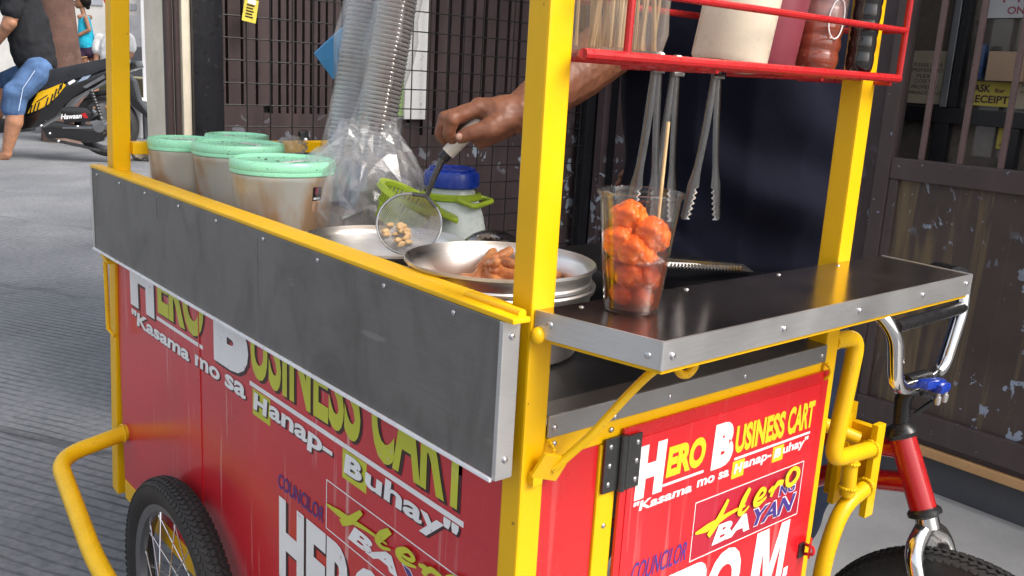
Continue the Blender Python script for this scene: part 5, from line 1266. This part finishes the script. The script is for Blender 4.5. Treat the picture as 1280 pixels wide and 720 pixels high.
# ================================================================== PEOPLE
# ---- the vendor: stands astride the bicycle, right arm out over the pans, skimmer in the hand
HC = V((0.235, 0.406, 1.049))
ER, EU, EN = V((0.768, -0.638, 0.055)), V((0.103, 0.209, 0.972)), V((-0.632, -0.741, 0.226))
K_ = 0.000314
def hp(x, y, dn=0.0): return HC + ER * (x - 310) * K_ - EU * (y - 220) * K_ + EN * dn
vd = thing('person', 'vendor in a navy T-shirt reaching over the pans with the wire skimmer', 'person', (0.78, 0.33, 0))
vo = V(vd.location)
def vl(c): return [tuple((V(p) - vo) if isinstance(p, (tuple, Vector)) else p for p in seg) for seg in c]
W = hp(520, 172, -0.004); EL = V((0.565, 0.435, 1.195)); SH = V((0.610, 0.330, 1.400))
WM = W.lerp(EL, 0.45)
hand = [
 # forearm, wrist, back of the hand
 (SH, 0.056, EL, 0.046), (EL, 0.046, WM, 0.042), (WM, 0.042, W, 0.029),
 (W, 0.0275, hp(430, 185, 0.004), 0.026), (hp(430, 185, 0.006), 0.024, hp(345, 160, 0.008), 0.0155), (hp(430, 180, -0.014), 0.024, hp(350, 158, -0.012), 0.0155),
 (hp(430, 190, -0.030), 0.018, hp(355, 165, -0.030), 0.0135),
 # index: knuckle, middle joint, curled tip
 (hp(340, 160, 0.014), 0.0118, hp(228, 216, 0.021), 0.0093), (hp(228, 216, 0.021), 0.0098, hp(212, 272, 0.013), 0.0082), (hp(212, 272, 0.013), 0.0084, hp(238, 300, 0.002), 0.0074),
 # middle
 (hp(345, 150, -0.006), 0.0125, hp(195, 195, -0.004), 0.0100), (hp(195, 195, -0.004), 0.0100, hp(172, 258, -0.010), 0.0088), (hp(172, 258, -0.010), 0.0088, hp(215, 298, -0.018), 0.0076),
 # ring
 (hp(352, 155, -0.022), 0.0118, hp(205, 196, -0.024), 0.0094), (hp(205, 196, -0.024), 0.0094, hp(188, 262, -0.029), 0.0084), (hp(188, 262, -0.029), 0.0084, hp(232, 296, -0.034), 0.0072),
 # little finger
 (hp(360, 168, -0.037), 0.0102, hp(242, 212, -0.042), 0.0082), (hp(242, 212, -0.042), 0.0082, hp(230, 262, -0.045), 0.0072), (hp(230, 262, -0.045), 0.0072, hp(262, 288, -0.046), 0.0064),
 # knuckles and creases of the back of the hand
 (hp(344, 146, 0.014), 0.0088, hp(346, 147, 0.014), 0.0088), (hp(350, 138, -0.006), 0.0088, hp(352, 139, -0.006), 0.0088), (hp(356, 146, -0.022), 0.0084, hp(357, 147, -0.022), 0.0084),
 (hp(430, 166, 0.012), 0.0105, hp(350, 148, 0.016), 0.0052), (hp(440, 160, -0.006), 0.0100, hp(356, 142, -0.004), 0.0052),
 (hp(228, 214, 0.022), 0.0104, hp(229, 215, 0.022), 0.0104), (hp(195, 193, -0.004), 0.0106, hp(196, 194, -0.004), 0.0106),
 # thumb: from the side of the palm, laid along the grip
 (hp(455, 205, 0.012), 0.0190, hp(385, 255, 0.024), 0.0150), (hp(385, 255, 0.024), 0.0140, hp(318, 272, 0.028), 0.0108), (hp(318, 272, 0.028), 0.0108, hp(268, 290, 0.024), 0.0088),
 (hp(440, 225, 0.0), 0.020, hp(350, 285, -0.004), 0.013),
]
BX, BY = 0.715, 0.335
body = hand + [
 ((BX, BY, 0.95), 0.13, (BX, BY, 1.30), 0.13), ((0.62, BY, 1.39), 0.055, (0.85, BY, 1.39), 0.055), ((BX, BY, 1.38), 0.06, (BX - 0.02, BY - 0.03, 1.50), 0.055),
 ((BX - 0.03, BY - 0.05, 1.56), 0.072, (BX - 0.02, BY - 0.01, 1.63), 0.090), ((BX - 0.035, BY - 0.075, 1.52), 0.045, (BX - 0.03, BY - 0.07, 1.58), 0.06),
 ((BX - 0.045, BY - 0.128, 1.595), 0.011, (BX - 0.05, BY - 0.150, 1.565), 0.015),                       # nose
 ((BX - 0.115, BY - 0.01, 1.60), 0.014, (BX - 0.117, BY - 0.01, 1.56), 0.010), ((BX + 0.07, BY - 0.01, 1.60), 0.014, (BX + 0.072, BY - 0.01, 1.56), 0.010),
 ((0.86, BY, 1.40), 0.055, (0.89, 0.50, 1.15), 0.043), ((0.89, 0.50, 1.15), 0.043, (0.80, 0.545, 0.98), 0.030), ((0.80, 0.545, 0.98), 0.028, (0.745, 0.545, 0.95), 0.024),
 ((0.69, BY, 0.90), 0.09, (0.635, 0.30, 0.46), 0.060), ((0.635, 0.30, 0.46), 0.058, (0.64, 0.36, 0.09), 0.038), ((0.64, 0.37, 0.05), 0.038, (0.64, 0.24, 0.03), 0.030),
 ((0.88, BY, 0.90), 0.09, (0.975, 0.29, 0.46), 0.060), ((0.975, 0.29, 0.46), 0.058, (0.97, 0.36, 0.09), 0.038), ((0.97, 0.37, 0.05), 0.038, (0.97, 0.24, 0.03), 0.030)]
for q, (fz, ln) in enumerate(((0.972, 0.055), (0.957, 0.06), (0.942, 0.058), (0.928, 0.045))):            # left hand resting on the back of the hip
    body += [((0.745, 0.548, fz), 0.0095, (0.745 - ln * 0.7, 0.545, fz - 0.008), 0.0085), ((0.745 - ln * 0.7, 0.545, fz - 0.008), 0.0085, (0.745 - ln * 1.3, 0.536, fz - 0.02), 0.007)]
body += [((0.765, 0.545, 0.975), 0.012, (0.735, 0.54, 1.005), 0.0095), ((0.735, 0.54, 1.005), 0.009, (0.71, 0.535, 1.012), 0.0075)]
grow('body', vl(body), 'skin', vd, 0.0024, 2, displace=(0.0009, 120))
MB().ball(hp(262, 292, 0.0322) - vo, 0.0062, 2, (1, 0.5, 0.8)).build('thumb_nail', 'nail', vd)
for x_ in (-0.035, 0.035):
    ey = MB().ball(V((BX - 0.045 + x_, BY - 0.118, 1.603)) - vo, 0.011, 2).build('eye', 'white_trim', vd); MB().ball(V((BX - 0.046 + x_, BY - 0.127, 1.603)) - vo, 0.005, 2).build('pupil', 'black_plastic', ey)
MB().tube([V((BX - 0.065, BY - 0.128, 1.540)) - vo, V((BX - 0.043, BY - 0.136, 1.537)) - vo, V((BX - 0.02, BY - 0.128, 1.540)) - vo], 0.005, 8).build('mouth', 'maroon_plastic', vd)
grow('hair', vl([((BX - 0.02, BY + 0.01, 1.645), 0.094, (BX - 0.015, BY + 0.035, 1.60), 0.085), ((BX - 0.03, BY - 0.05, 1.665), 0.07, (BX - 0.02, BY, 1.68), 0.08)]), 'hair', vd, 0.006, 2)
shirt = [((BX - 0.02, BY - 0.02, 0.92), 0.185, (BX - 0.01, BY - 0.005, 1.16), 0.182), ((BX, BY, 1.14), 0.18, (BX, BY, 1.30), 0.16), ((0.64, BY, 1.375), 0.078, (0.84, BY, 1.375), 0.078), ((BX, BY, 1.36), 0.09, (BX, BY - 0.01, 1.44), 0.072),
         (SH, 0.078, SH.lerp(EL, 0.62), 0.072), ((0.85, BY, 1.385), 0.075, (0.865, 0.46, 1.24), 0.068), ((BX - 0.10, BY, 0.86), 0.125, (BX + 0.07, BY, 0.86), 0.125)]
so = grow('shirt', vl(shirt), 'navy', vd, 0.006, 3)
push(so.data, lambda c: noise.noise(V((c.x * 6 + c.z * 3.5, c.y * 6, c.z * 4.5))) * 0.024 + 0.022 * math.sin(c.x * 20 + c.z * 26 + 3 * noise.noise(c * 5)) * max(0.0, noise.noise(c * 4 + V((3, 1, 2)))) + noise.noise(V((c.x * 15 + c.z * 9, c.y * 14, c.z * 10 - c.x * 7))) * 0.007)   # folds in the cotton
cs = [v.co.copy() for v in so.data.vertices]
for c in cs:                                                # square hem
    if c.z < 0.83: c.z = 0.83 + (c.z - 0.83) * 0.12 + 0.012 * noise.noise(V((c.x * 9, c.y * 9, 0)))
so.data.vertices.foreach_set('co', [x_ for c in cs for x_ in c]); so.data.update()
tro = grow('trousers', vl([((BX - 0.08, BY, 0.85), 0.135, (BX + 0.08, BY, 0.85), 0.135), ((0.69, BY, 0.84), 0.115, (0.635, 0.30, 0.46), 0.078), ((0.635, 0.30, 0.46), 0.078, (0.64, 0.36, 0.10), 0.062),
          ((0.88, BY, 0.84), 0.115, (0.985, 0.29, 0.46), 0.082), ((0.985, 0.29, 0.46), 0.080, (0.97, 0.36, 0.10), 0.062)]), 'jeans_dark', vd, 0.008, 2, displace=(0.006, 14))
for x_ in (0.64, 0.97): grow('shoe', vl([((x_, 0.38, 0.045), 0.046, (x_, 0.22, 0.036), 0.038)]), 'black_plastic', vd, 0.006, 2)

# ---- the wire skimmer in the hand
sk_c = V((0.163, 0.442, 0.912))
G1, G2 = hp(345, 205, 0.004), hp(205, 345, -0.002)
sm_ = thing('wire_skimmer', 'round wire mesh skimmer with a worn white grip held over the far pan', 'skimmer', sk_c)
o3 = sk_c
MB().tube([G1 - o3, G1.lerp(G2, 0.5) - o3, G2 - o3], [0.0090, 0.0102, 0.0098], 18).build('grip', 'grip_white', sm_)
MB().tube([G2 - o3, G2 + (G2 - G1).normalized() * 0.010 - o3], 0.0080, 16).build('ferrule', 'black_plastic', sm_)
nrm = V((-0.55, -0.70, 0.46)).normalized()
hd = (G2 - o3); hd = (hd - nrm * hd.dot(nrm)).normalized(); sd = nrm.cross(hd)
Rr = 0.0435
ringp = lambda r, a_, d=0.0: hd * r * math.cos(a_) + sd * r * math.sin(a_) - nrm * d
MB().tube([ringp(Rr, k * 2 * PI / 60) for k in range(60)], 0.0019, 10, True).build('ring', 'steel_tong', sm_)
neck = G2 + (G2 - G1).normalized() * 0.010 - o3
MB().tube([neck, neck.lerp(hd * Rr, 0.55) + nrm * 0.003, hd * Rr * 1.02], [0.0052, 0.0042, 0.0034], 10).build('shank', 'dark_steel', sm_)
MB().tube([hd * Rr * 1.05 + nrm * 0.002, ringp(Rr * 0.98, 0.45)], 0.0028, 8).tube([hd * Rr * 1.05 + nrm * 0.002, ringp(Rr * 0.98, -0.45)], 0.0028, 8).build('ring_brace', 'dark_steel', sm_)
mb = MB(); N = 22
for ax_ in (0, 1):
    for k in range(-N, N + 1):
        u = k / (N + 0.6); L = math.sqrt(max(0, 1 - u * u)); pts = []
        for j in range(9):
            t_ = -L + 2 * L * j / 8; x_, y_ = (u, t_) if ax_ == 0 else (t_, u); r2 = x_ * x_ + y_ * y_
            pts.append((hd * x_ + sd * y_) * Rr - nrm * 0.016 * (1 - r2))
        mb.tube(pts, 0.00045, 3)
o = mb.build('wire_mesh', 'steel_tong', sm_, False); o['kind'] = 'stuff'
random.seed(5)
for k in range(18):
    a_ = PI + random.uniform(-1.0, 0.6); q = Rr * random.uniform(0.15, 0.80)
    o = grow('fried_crumb', [((-0.003, 0, 0), random.uniform(0.0026, 0.0042), (0.0035, 0.001, 0.001), 0.0030)], 'paleball', None, 0.0018, 1, displace=(0.0018, 150))
    p = ringp(q, a_, 0.010 * (1 - (q / Rr) ** 2)); o.location = sk_c + p + nrm * random.uniform(0.002, 0.007)
    tag(o, 'small tan fried crumb lying in the wire skimmer', 'fried crumb', 'fried crumbs in the skimmer')

# ---- scooter and rider down the street (local x runs to the right, y away)
scoot = thing('scooter', 'black scooter with a yellow striped side panel on the road at the far left', 'scooter', (2.151, 9.562, 0), RZ)
S = 121.75
def L2(px, py, y=0.0): return V(((px - 85) / S, y, (200 + 0.057 * (px - 85) - py) / S / 0.975))
def prism(pts, y0, y1, bev=0.006):
    mb = MB(); mb.poly([L2(a_, b_, y0) for a_, b_ in pts], (0, y1 - y0, 0))
    if bev: bmesh.ops.bevel(mb.b, geom=mb.b.edges[:], offset=bev, segments=2, affect='EDGES', profile=0.6)
    return mb
prism([(28, 110), (46, 101), (66, 92), (100, 86), (136, 79), (150, 80), (152, 86), (118, 98), (84, 107), (60, 116), (36, 118)], -0.15, 0.15, 0.02).build('seat', 'seat_vinyl', scoot)
prism([(22, 150), (40, 118), (62, 114), (86, 106), (120, 97), (152, 86), (166, 84), (160, 92), (128, 106), (104, 118), (88, 128), (70, 146), (44, 160), (24, 162)], -0.13, 0.13, 0.02).build('body_cover', 'gloss_black', scoot)
yp = prism([(37, 143), (51, 119), (64, 113), (82, 106), (85, 111), (74, 123), (62, 133), (50, 139)], -0.142, -0.1305, 0.002).build('side_decal', paint('yellow_decal', (0.72, 0.42, 0.01, 1), 0.25), scoot, False)
for k, (x_, y_) in enumerate([(40, 140), (44.5, 138), (49, 136.5), (60, 131), (66, 127), (71, 121), (76, 116), (79.5, 111)]):
    prism([(x_ - 1.0, y_ + 4), (x_ + 3.0, y_ - 7), (x_ + 4.6, y_ - 7), (x_ + 0.8, y_ + 4)], -0.146, -0.1425, 0).build('stripe', 'gloss_black', yp, False)
prism([(49, 129), (63, 121), (63, 122.2), (49, 130.2)], -0.146, -0.1425, 0).build('stripe', 'gloss_black', yp, False)
prism([(100, 107), (108, 99), (118, 97), (112, 103)], -0.142, -0.1305, 0.001).build('silver_decal', paint('blue_silver_decal', (0.28, 0.34, 0.46, 1), 0.3), scoot, False)
prism([(88, 107), (96, 103), (97, 106), (90, 110)], -0.142, -0.1305, 0.001).build('white_decal', 'white_trim', scoot, False)
prism([(106, 112), (132, 98), (133, 102), (110, 114)], -0.142, -0.1305, 0.001).build('grey_trim', 'rim', scoot, False)
ec = prism([(80, 138), (88, 135), (112, 136), (118, 142), (116, 152), (84, 154)], -0.20, -0.06, 0.012).build('air_box', 'gloss_black', scoot)
letters('lettering', 'Hawaan', lambda u, v: L2(81.5 + 25 * u, 149.5 - 6 * v - 1.2 * u, -0.2015), 'white_print', ec, 0.03, 0.06)
prism([(106, 143), (111, 142), (114, 148), (109, 148)], -0.203, -0.2005, 0).build('red_flash', 'red_rack', ec, False)
prism([(56, 160), (70, 152), (96, 156), (122, 156), (130, 165), (126, 176), (112, 178), (84, 172), (62, 172)], -0.19, -0.05, 0.015).build('engine_case', 'gloss_black', scoot)
prism([(82, 158.5), (118, 158), (118, 160.5), (82, 160.5)], -0.195, -0.1905, 0).build('case_trim', 'rim', scoot, False)
prism([(60, 172), (100, 180), (122, 186), (122, 189), (98, 183), (58, 175)], -0.12, -0.09, 0.003).build('kick_stand', 'dark_steel', scoot)
for k, (x_, y_) in enumerate([(56, 157), (66, 166), (76, 175), (100, 158)]): MB().ball(L2(x_, y_, -0.19), 0.016, 2).build('bolt', 'chrome', scoot)
sh_ = MB().tube([L2(115, 116, -0.12), L2(126, 150, -0.12)], 0.018, 10).build('shock', 'dark_steel', scoot)
for k in range(9): MB().lathe([(0.020, -0.006), (0.030, 0), (0.020, 0.006)], 14, Matrix.Translation(L2(116, 118, -0.12).lerp(L2(124.5, 145, -0.12), k / 8)), True).build('coil', 'dark_steel', sh_)
MB().tube([L2(126, 158, -0.2), L2(126, 158, 0.2)], 0.06, 18).build('hub', 'rim', scoot)
def swheel(px, py, R):
    wt = bpy.data.objects.new('wheel', None); COL.objects.link(wt); wt.parent = scoot; wt.location = L2(px, py); wt.rotation_euler = (PI / 2, 0, 0)
    MB().lathe([(R * 0.74, -0.05), (R * 0.85, -0.062), (R * 0.96, -0.045), (R, 0), (R * 0.96, 0.045), (R * 0.85, 0.062), (R * 0.74, 0.05)], 48, None, True).build('tyre', 'rubber', wt)
    MB().lathe([(R * 0.745, -0.05), (R * 0.70, -0.045), (R * 0.66, -0.02), (R * 0.66, 0.02), (R * 0.70, 0.045), (R * 0.745, 0.05)], 48, None, True).build('rim', 'rim', wt)
    for k in range(5):
        a_ = k * 2 * PI / 5; MB().bar((0.04 * math.cos(a_), 0.04 * math.sin(a_), 0), (R * 0.68 * math.cos(a_), R * 0.68 * math.sin(a_), 0), 0.045, 0.03, None, 0.006).build('spoke', 'dark_steel', wt)
swheel(126, 157, 0.325); swheel(-52, 148, 0.325)
prism([(150, 92), (163, 106), (168, 128), (186, 152), (182, 152), (160, 134), (152, 112)], -0.06, 0.06, 0.006).build('mud_flap', 'black_plastic', scoot)
prism([(100, 128), (112, 118), (136, 114), (156, 124), (154, 128), (134, 119), (114, 124)], -0.07, 0.07, 0.006).build('rear_fender', 'black_plastic', scoot)
prism([(152, 85), (168, 82), (170, 90), (158, 94)], -0.09, 0.09, 0.008).build('tail_light', 'gloss_black', scoot)
prism([(-30, 150), (24, 150), (28, 165), (-24, 166)], -0.17, 0.17, 0.012).build('foot_board', 'black_plastic', scoot)
prism([(-34, 60), (-22, 58), (-20, 110), (-26, 152), (-44, 150)], -0.19, 0.19, 0.012).build('leg_shield', 'gloss_black', scoot)
MB().tube([L2(-52, 148, -0.05), L2(-34, 80, -0.05)], 0.022, 10).tube([L2(-52, 148, 0.05), L2(-34, 80, 0.05)], 0.022, 10).build('fork', 'chrome', scoot)
MB().tube([L2(-24, 42, -0.36), L2(-30, 44, -0.1), L2(-30, 44, 0.1), L2(-24, 42, 0.36)], 0.016, 10).build('handlebar', 'black_plastic', scoot)

rider = thing('person', 'barefoot man in a black T-shirt and blue denim shorts sitting on the black scooter', 'person', (2.090, 9.612, 0), RZ)
r_ = lambda px, py, y=0.0: L2(px, py, y) + V((y * (px - 640) / 1153, 0, y * (360 - py) / 1153 - 0.2 * y))
grow('body', [
 (r_(46, 70), 0.16, r_(40, 10), 0.15), (r_(36, -4, -0.18), 0.07, r_(36, -4, 0.18), 0.07), (r_(34, -10), 0.07, r_(28, -28), 0.065), (r_(24, -40), 0.095, r_(27, -50), 0.10), (r_(20, -36), 0.06, r_(20, -42), 0.07), (r_(13, -38), 0.014, r_(11.5, -35), 0.018),
 (r_(30, -4, -0.22), 0.075, r_(26, 28, -0.27), 0.070), (r_(26, 28, -0.27), 0.066, r_(20, 40, -0.28), 0.060), (r_(24, 36, -0.28), 0.062, r_(4, 60, -0.22), 0.045), (r_(4, 60, -0.22), 0.042, r_(-14, 68, -0.16), 0.036), (r_(-14, 68, -0.16), 0.034, r_(-22, 64, -0.14), 0.03),
 (r_(30, -4, 0.22), 0.07, r_(2, 26, 0.24), 0.055), (r_(2, 28, 0.24), 0.055, r_(3, -8, 0.16), 0.045), (r_(3, -8, 0.16), 0.042, r_(10, -26, 0.10), 0.038),
 (r_(54, 94, -0.11), 0.11, r_(24, 122, -0.25), 0.088), (r_(24, 122, -0.25), 0.085, r_(21, 152, -0.27), 0.082), (r_(21, 150, -0.27), 0.083, r_(9, 188, -0.27), 0.047), (r_(9, 190, -0.27), 0.050, r_(4, 194, -0.27), 0.045), (r_(8, 193, -0.27), 0.042, r_(-9, 197, -0.29), 0.032), (r_(-9, 197, -0.29), 0.03, r_(-15, 198.5, -0.30), 0.02),
 (r_(54, 94, 0.11), 0.11, r_(14, 108, 0.22), 0.085), (r_(14, 108, 0.22), 0.083, r_(2, 146, 0.2), 0.055), (r_(2, 146, 0.2), 0.05, r_(-14, 150, 0.2), 0.035)], 'skin2', rider, 0.011, 3)
grow('shirt', [(r_(50, 74), 0.205, r_(44, 36), 0.200), (r_(44, 36), 0.195, r_(38, 4), 0.165), (r_(36, 2, -0.15), 0.10, r_(36, 2, 0.15), 0.10), (r_(32, 0, -0.22), 0.100, r_(26, 22, -0.27), 0.098), (r_(32, 0, 0.22), 0.10, r_(16, 18, 0.26), 0.085), (r_(52, 88), 0.16, r_(60, 84), 0.14)], 'tee_black', rider, 0.012, 3, displace=(0.012, 9))
grow('shorts', [(r_(54, 92, -0.10), 0.142, r_(54, 92, 0.10), 0.142), (r_(52, 96, -0.12), 0.14, r_(25, 120, -0.25), 0.115), (r_(25, 118, -0.25), 0.117, r_(21, 136, -0.26), 0.112), (r_(52, 96, 0.12), 0.14, r_(14, 108, 0.22), 0.105)], 'denim', rider, 0.012, 2, displace=(0.007, 7))
MB().tube([r_(50, 92, -0.25), r_(34, 112, -0.33), r_(27, 138, -0.372)], 0.004, 6).build('seam', paint('pale_seam', (0.35, 0.42, 0.55, 1), 0.8), rider)
grow('hair', [(r_(27, -50), 0.105, r_(31, -46), 0.095)], 'hair', rider, 0.012, 2)
for y_ in (-0.035, 0.035): MB().ball(r_(15, -44, y_), 0.013, 2).build('eye', 'black_plastic', rider)

def local(px0, Sx): return lambda px, py, y=0.0: V(((px - px0) / Sx, y, (88 + 0.057 * (px - px0) - py) / Sx / 0.975))
girl = thing('person', 'small child in a sleeveless aqua top and dark shorts standing by the tree trunk', 'person', (3.225, 12.84, 0.775), RZ)
q_ = local(108, 91.0)
grow('body', [(q_(108, 52), 0.075, q_(107, 26), 0.07), (q_(104, 21, -0.07), 0.032, q_(111, 21, 0.07), 0.032), (q_(107, 20), 0.032, q_(105, 12), 0.032), (q_(103.5, 5), 0.072, q_(105, 0), 0.085), (q_(100, 8), 0.04, q_(101, 5), 0.05), (q_(95.8, 6), 0.012, q_(95.4, 7.5), 0.015),
 (q_(112, 22, -0.085), 0.030, q_(116.5, 36, -0.10), 0.026), (q_(116.5, 36, -0.10), 0.026, q_(106, 41, -0.12), 0.022), (q_(106, 41, -0.12), 0.024, q_(103, 43, -0.12), 0.02), (q_(103, 22, 0.085), 0.03, q_(101, 38, 0.10), 0.024), (q_(101, 38, 0.10), 0.024, q_(98, 50, 0.09), 0.02),
 (q_(106, 58, -0.02), 0.058, q_(105.5, 74, -0.03), 0.042), (q_(105.5, 74, -0.03), 0.042, q_(106, 86, -0.03), 0.03), (q_(112, 58, 0.03), 0.058, q_(113, 74, 0.04), 0.042), (q_(113, 74, 0.04), 0.042, q_(113, 86, 0.04), 0.03), (q_(106, 86.5, -0.03), 0.028, q_(101, 87, -0.04), 0.02), (q_(113, 86.5, 0.04), 0.028, q_(108, 87, 0.03), 0.02)], 'skin2', girl, 0.007, 3)
grow('top', [(q_(108.5, 52), 0.108, q_(107.5, 36), 0.095), (q_(107.5, 38), 0.095, q_(107, 25), 0.080)], 'aqua', girl, 0.008, 2, displace=(0.006, 14))
grow('shorts', [(q_(109.5, 58), 0.098, q_(109.5, 60), 0.098), (q_(106, 60, -0.02), 0.07, q_(105.5, 64, -0.03), 0.066), (q_(113, 60, 0.03), 0.07, q_(113.5, 64, 0.04), 0.066)], 'shorts_dark', girl, 0.008, 2)
MB().tube([q_(99.5, 66, -0.11), q_(106, 67.3, -0.105), q_(112, 66.5, -0.10)], 0.008, 6).build('trim', 'tan', girl)
grow('hair', [(q_(106, -1), 0.090, q_(109, 3), 0.078), (q_(110, 4), 0.05, q_(111.5, 10), 0.03)], 'hair', girl, 0.008, 2)
for y_ in (-0.03, 0.03): MB().ball(q_(97.2, 3.5, y_), 0.010, 2).build('eye', 'black_plastic', girl)

sit = thing('person', 'person in a white T-shirt sitting on the steps behind the yellow corner post', 'person', (3.520, 12.62, 0.80), RZ)
q_ = local(143, 93.0)
grow('body', [(q_(143, 80), 0.15, q_(143, 48), 0.14), (q_(124, 46), 0.06, q_(162, 46), 0.06), (q_(143, 42), 0.06, q_(143, 32), 0.055), (q_(143, 27, -0.02), 0.085, q_(143, 20), 0.092), (q_(143, 27, -0.1), 0.03, q_(143, 24, -0.09), 0.03),
 (q_(125, 46), 0.055, q_(122, 66, -0.04), 0.045), (q_(122, 66, -0.04), 0.044, q_(125, 84, -0.16), 0.032), (q_(161, 46), 0.055, q_(164, 64, -0.04), 0.045), (q_(164, 64, -0.04), 0.044, q_(158, 74, -0.2), 0.034),
 (q_(136, 82, -0.05), 0.085, q_(134, 80, -0.42), 0.065), (q_(134, 80, -0.42), 0.062, q_(134, 122, -0.46), 0.042), (q_(134, 124, -0.46), 0.04, q_(134, 125, -0.6), 0.03),
 (q_(151, 82, -0.05), 0.085, q_(154, 80, -0.42), 0.065), (q_(154, 80, -0.42), 0.062, q_(154, 122, -0.46), 0.042), (q_(154, 124, -0.46), 0.04, q_(154, 125, -0.6), 0.03)], 'skin2', sit, 0.011, 3)
grow('shirt', [(q_(143, 78), 0.185, q_(143, 54), 0.185), (q_(126, 46), 0.088, q_(160, 46), 0.088), (q_(126, 46), 0.085, q_(123, 58, -0.02), 0.082), (q_(160, 46), 0.085, q_(163, 56, -0.02), 0.082)], 'tee_white', sit, 0.011, 3, displace=(0.010, 10))
grow('shorts', [(q_(137, 83, 0), 0.12, q_(134, 81, -0.36), 0.092), (q_(150, 83, 0), 0.12, q_(154, 81, -0.36), 0.092)], 'tee_black', sit, 0.011, 2)
MB().box(q_(155, 62, -0.185), (0.10, 0.03, 0.13), None, 0.01).build('shirt_print', 'dark_print', sit)
grow('hair', [(q_(143, 18, 0.01), 0.098, q_(143, 22, 0.03), 0.09)], 'hair', sit, 0.011, 2)
for x_ in (140, 146): MB().ball(q_(x_, 24, -0.09), 0.012, 2).build('eye', 'black_plastic', sit)

bpy.data.scenes.remove(WORK)
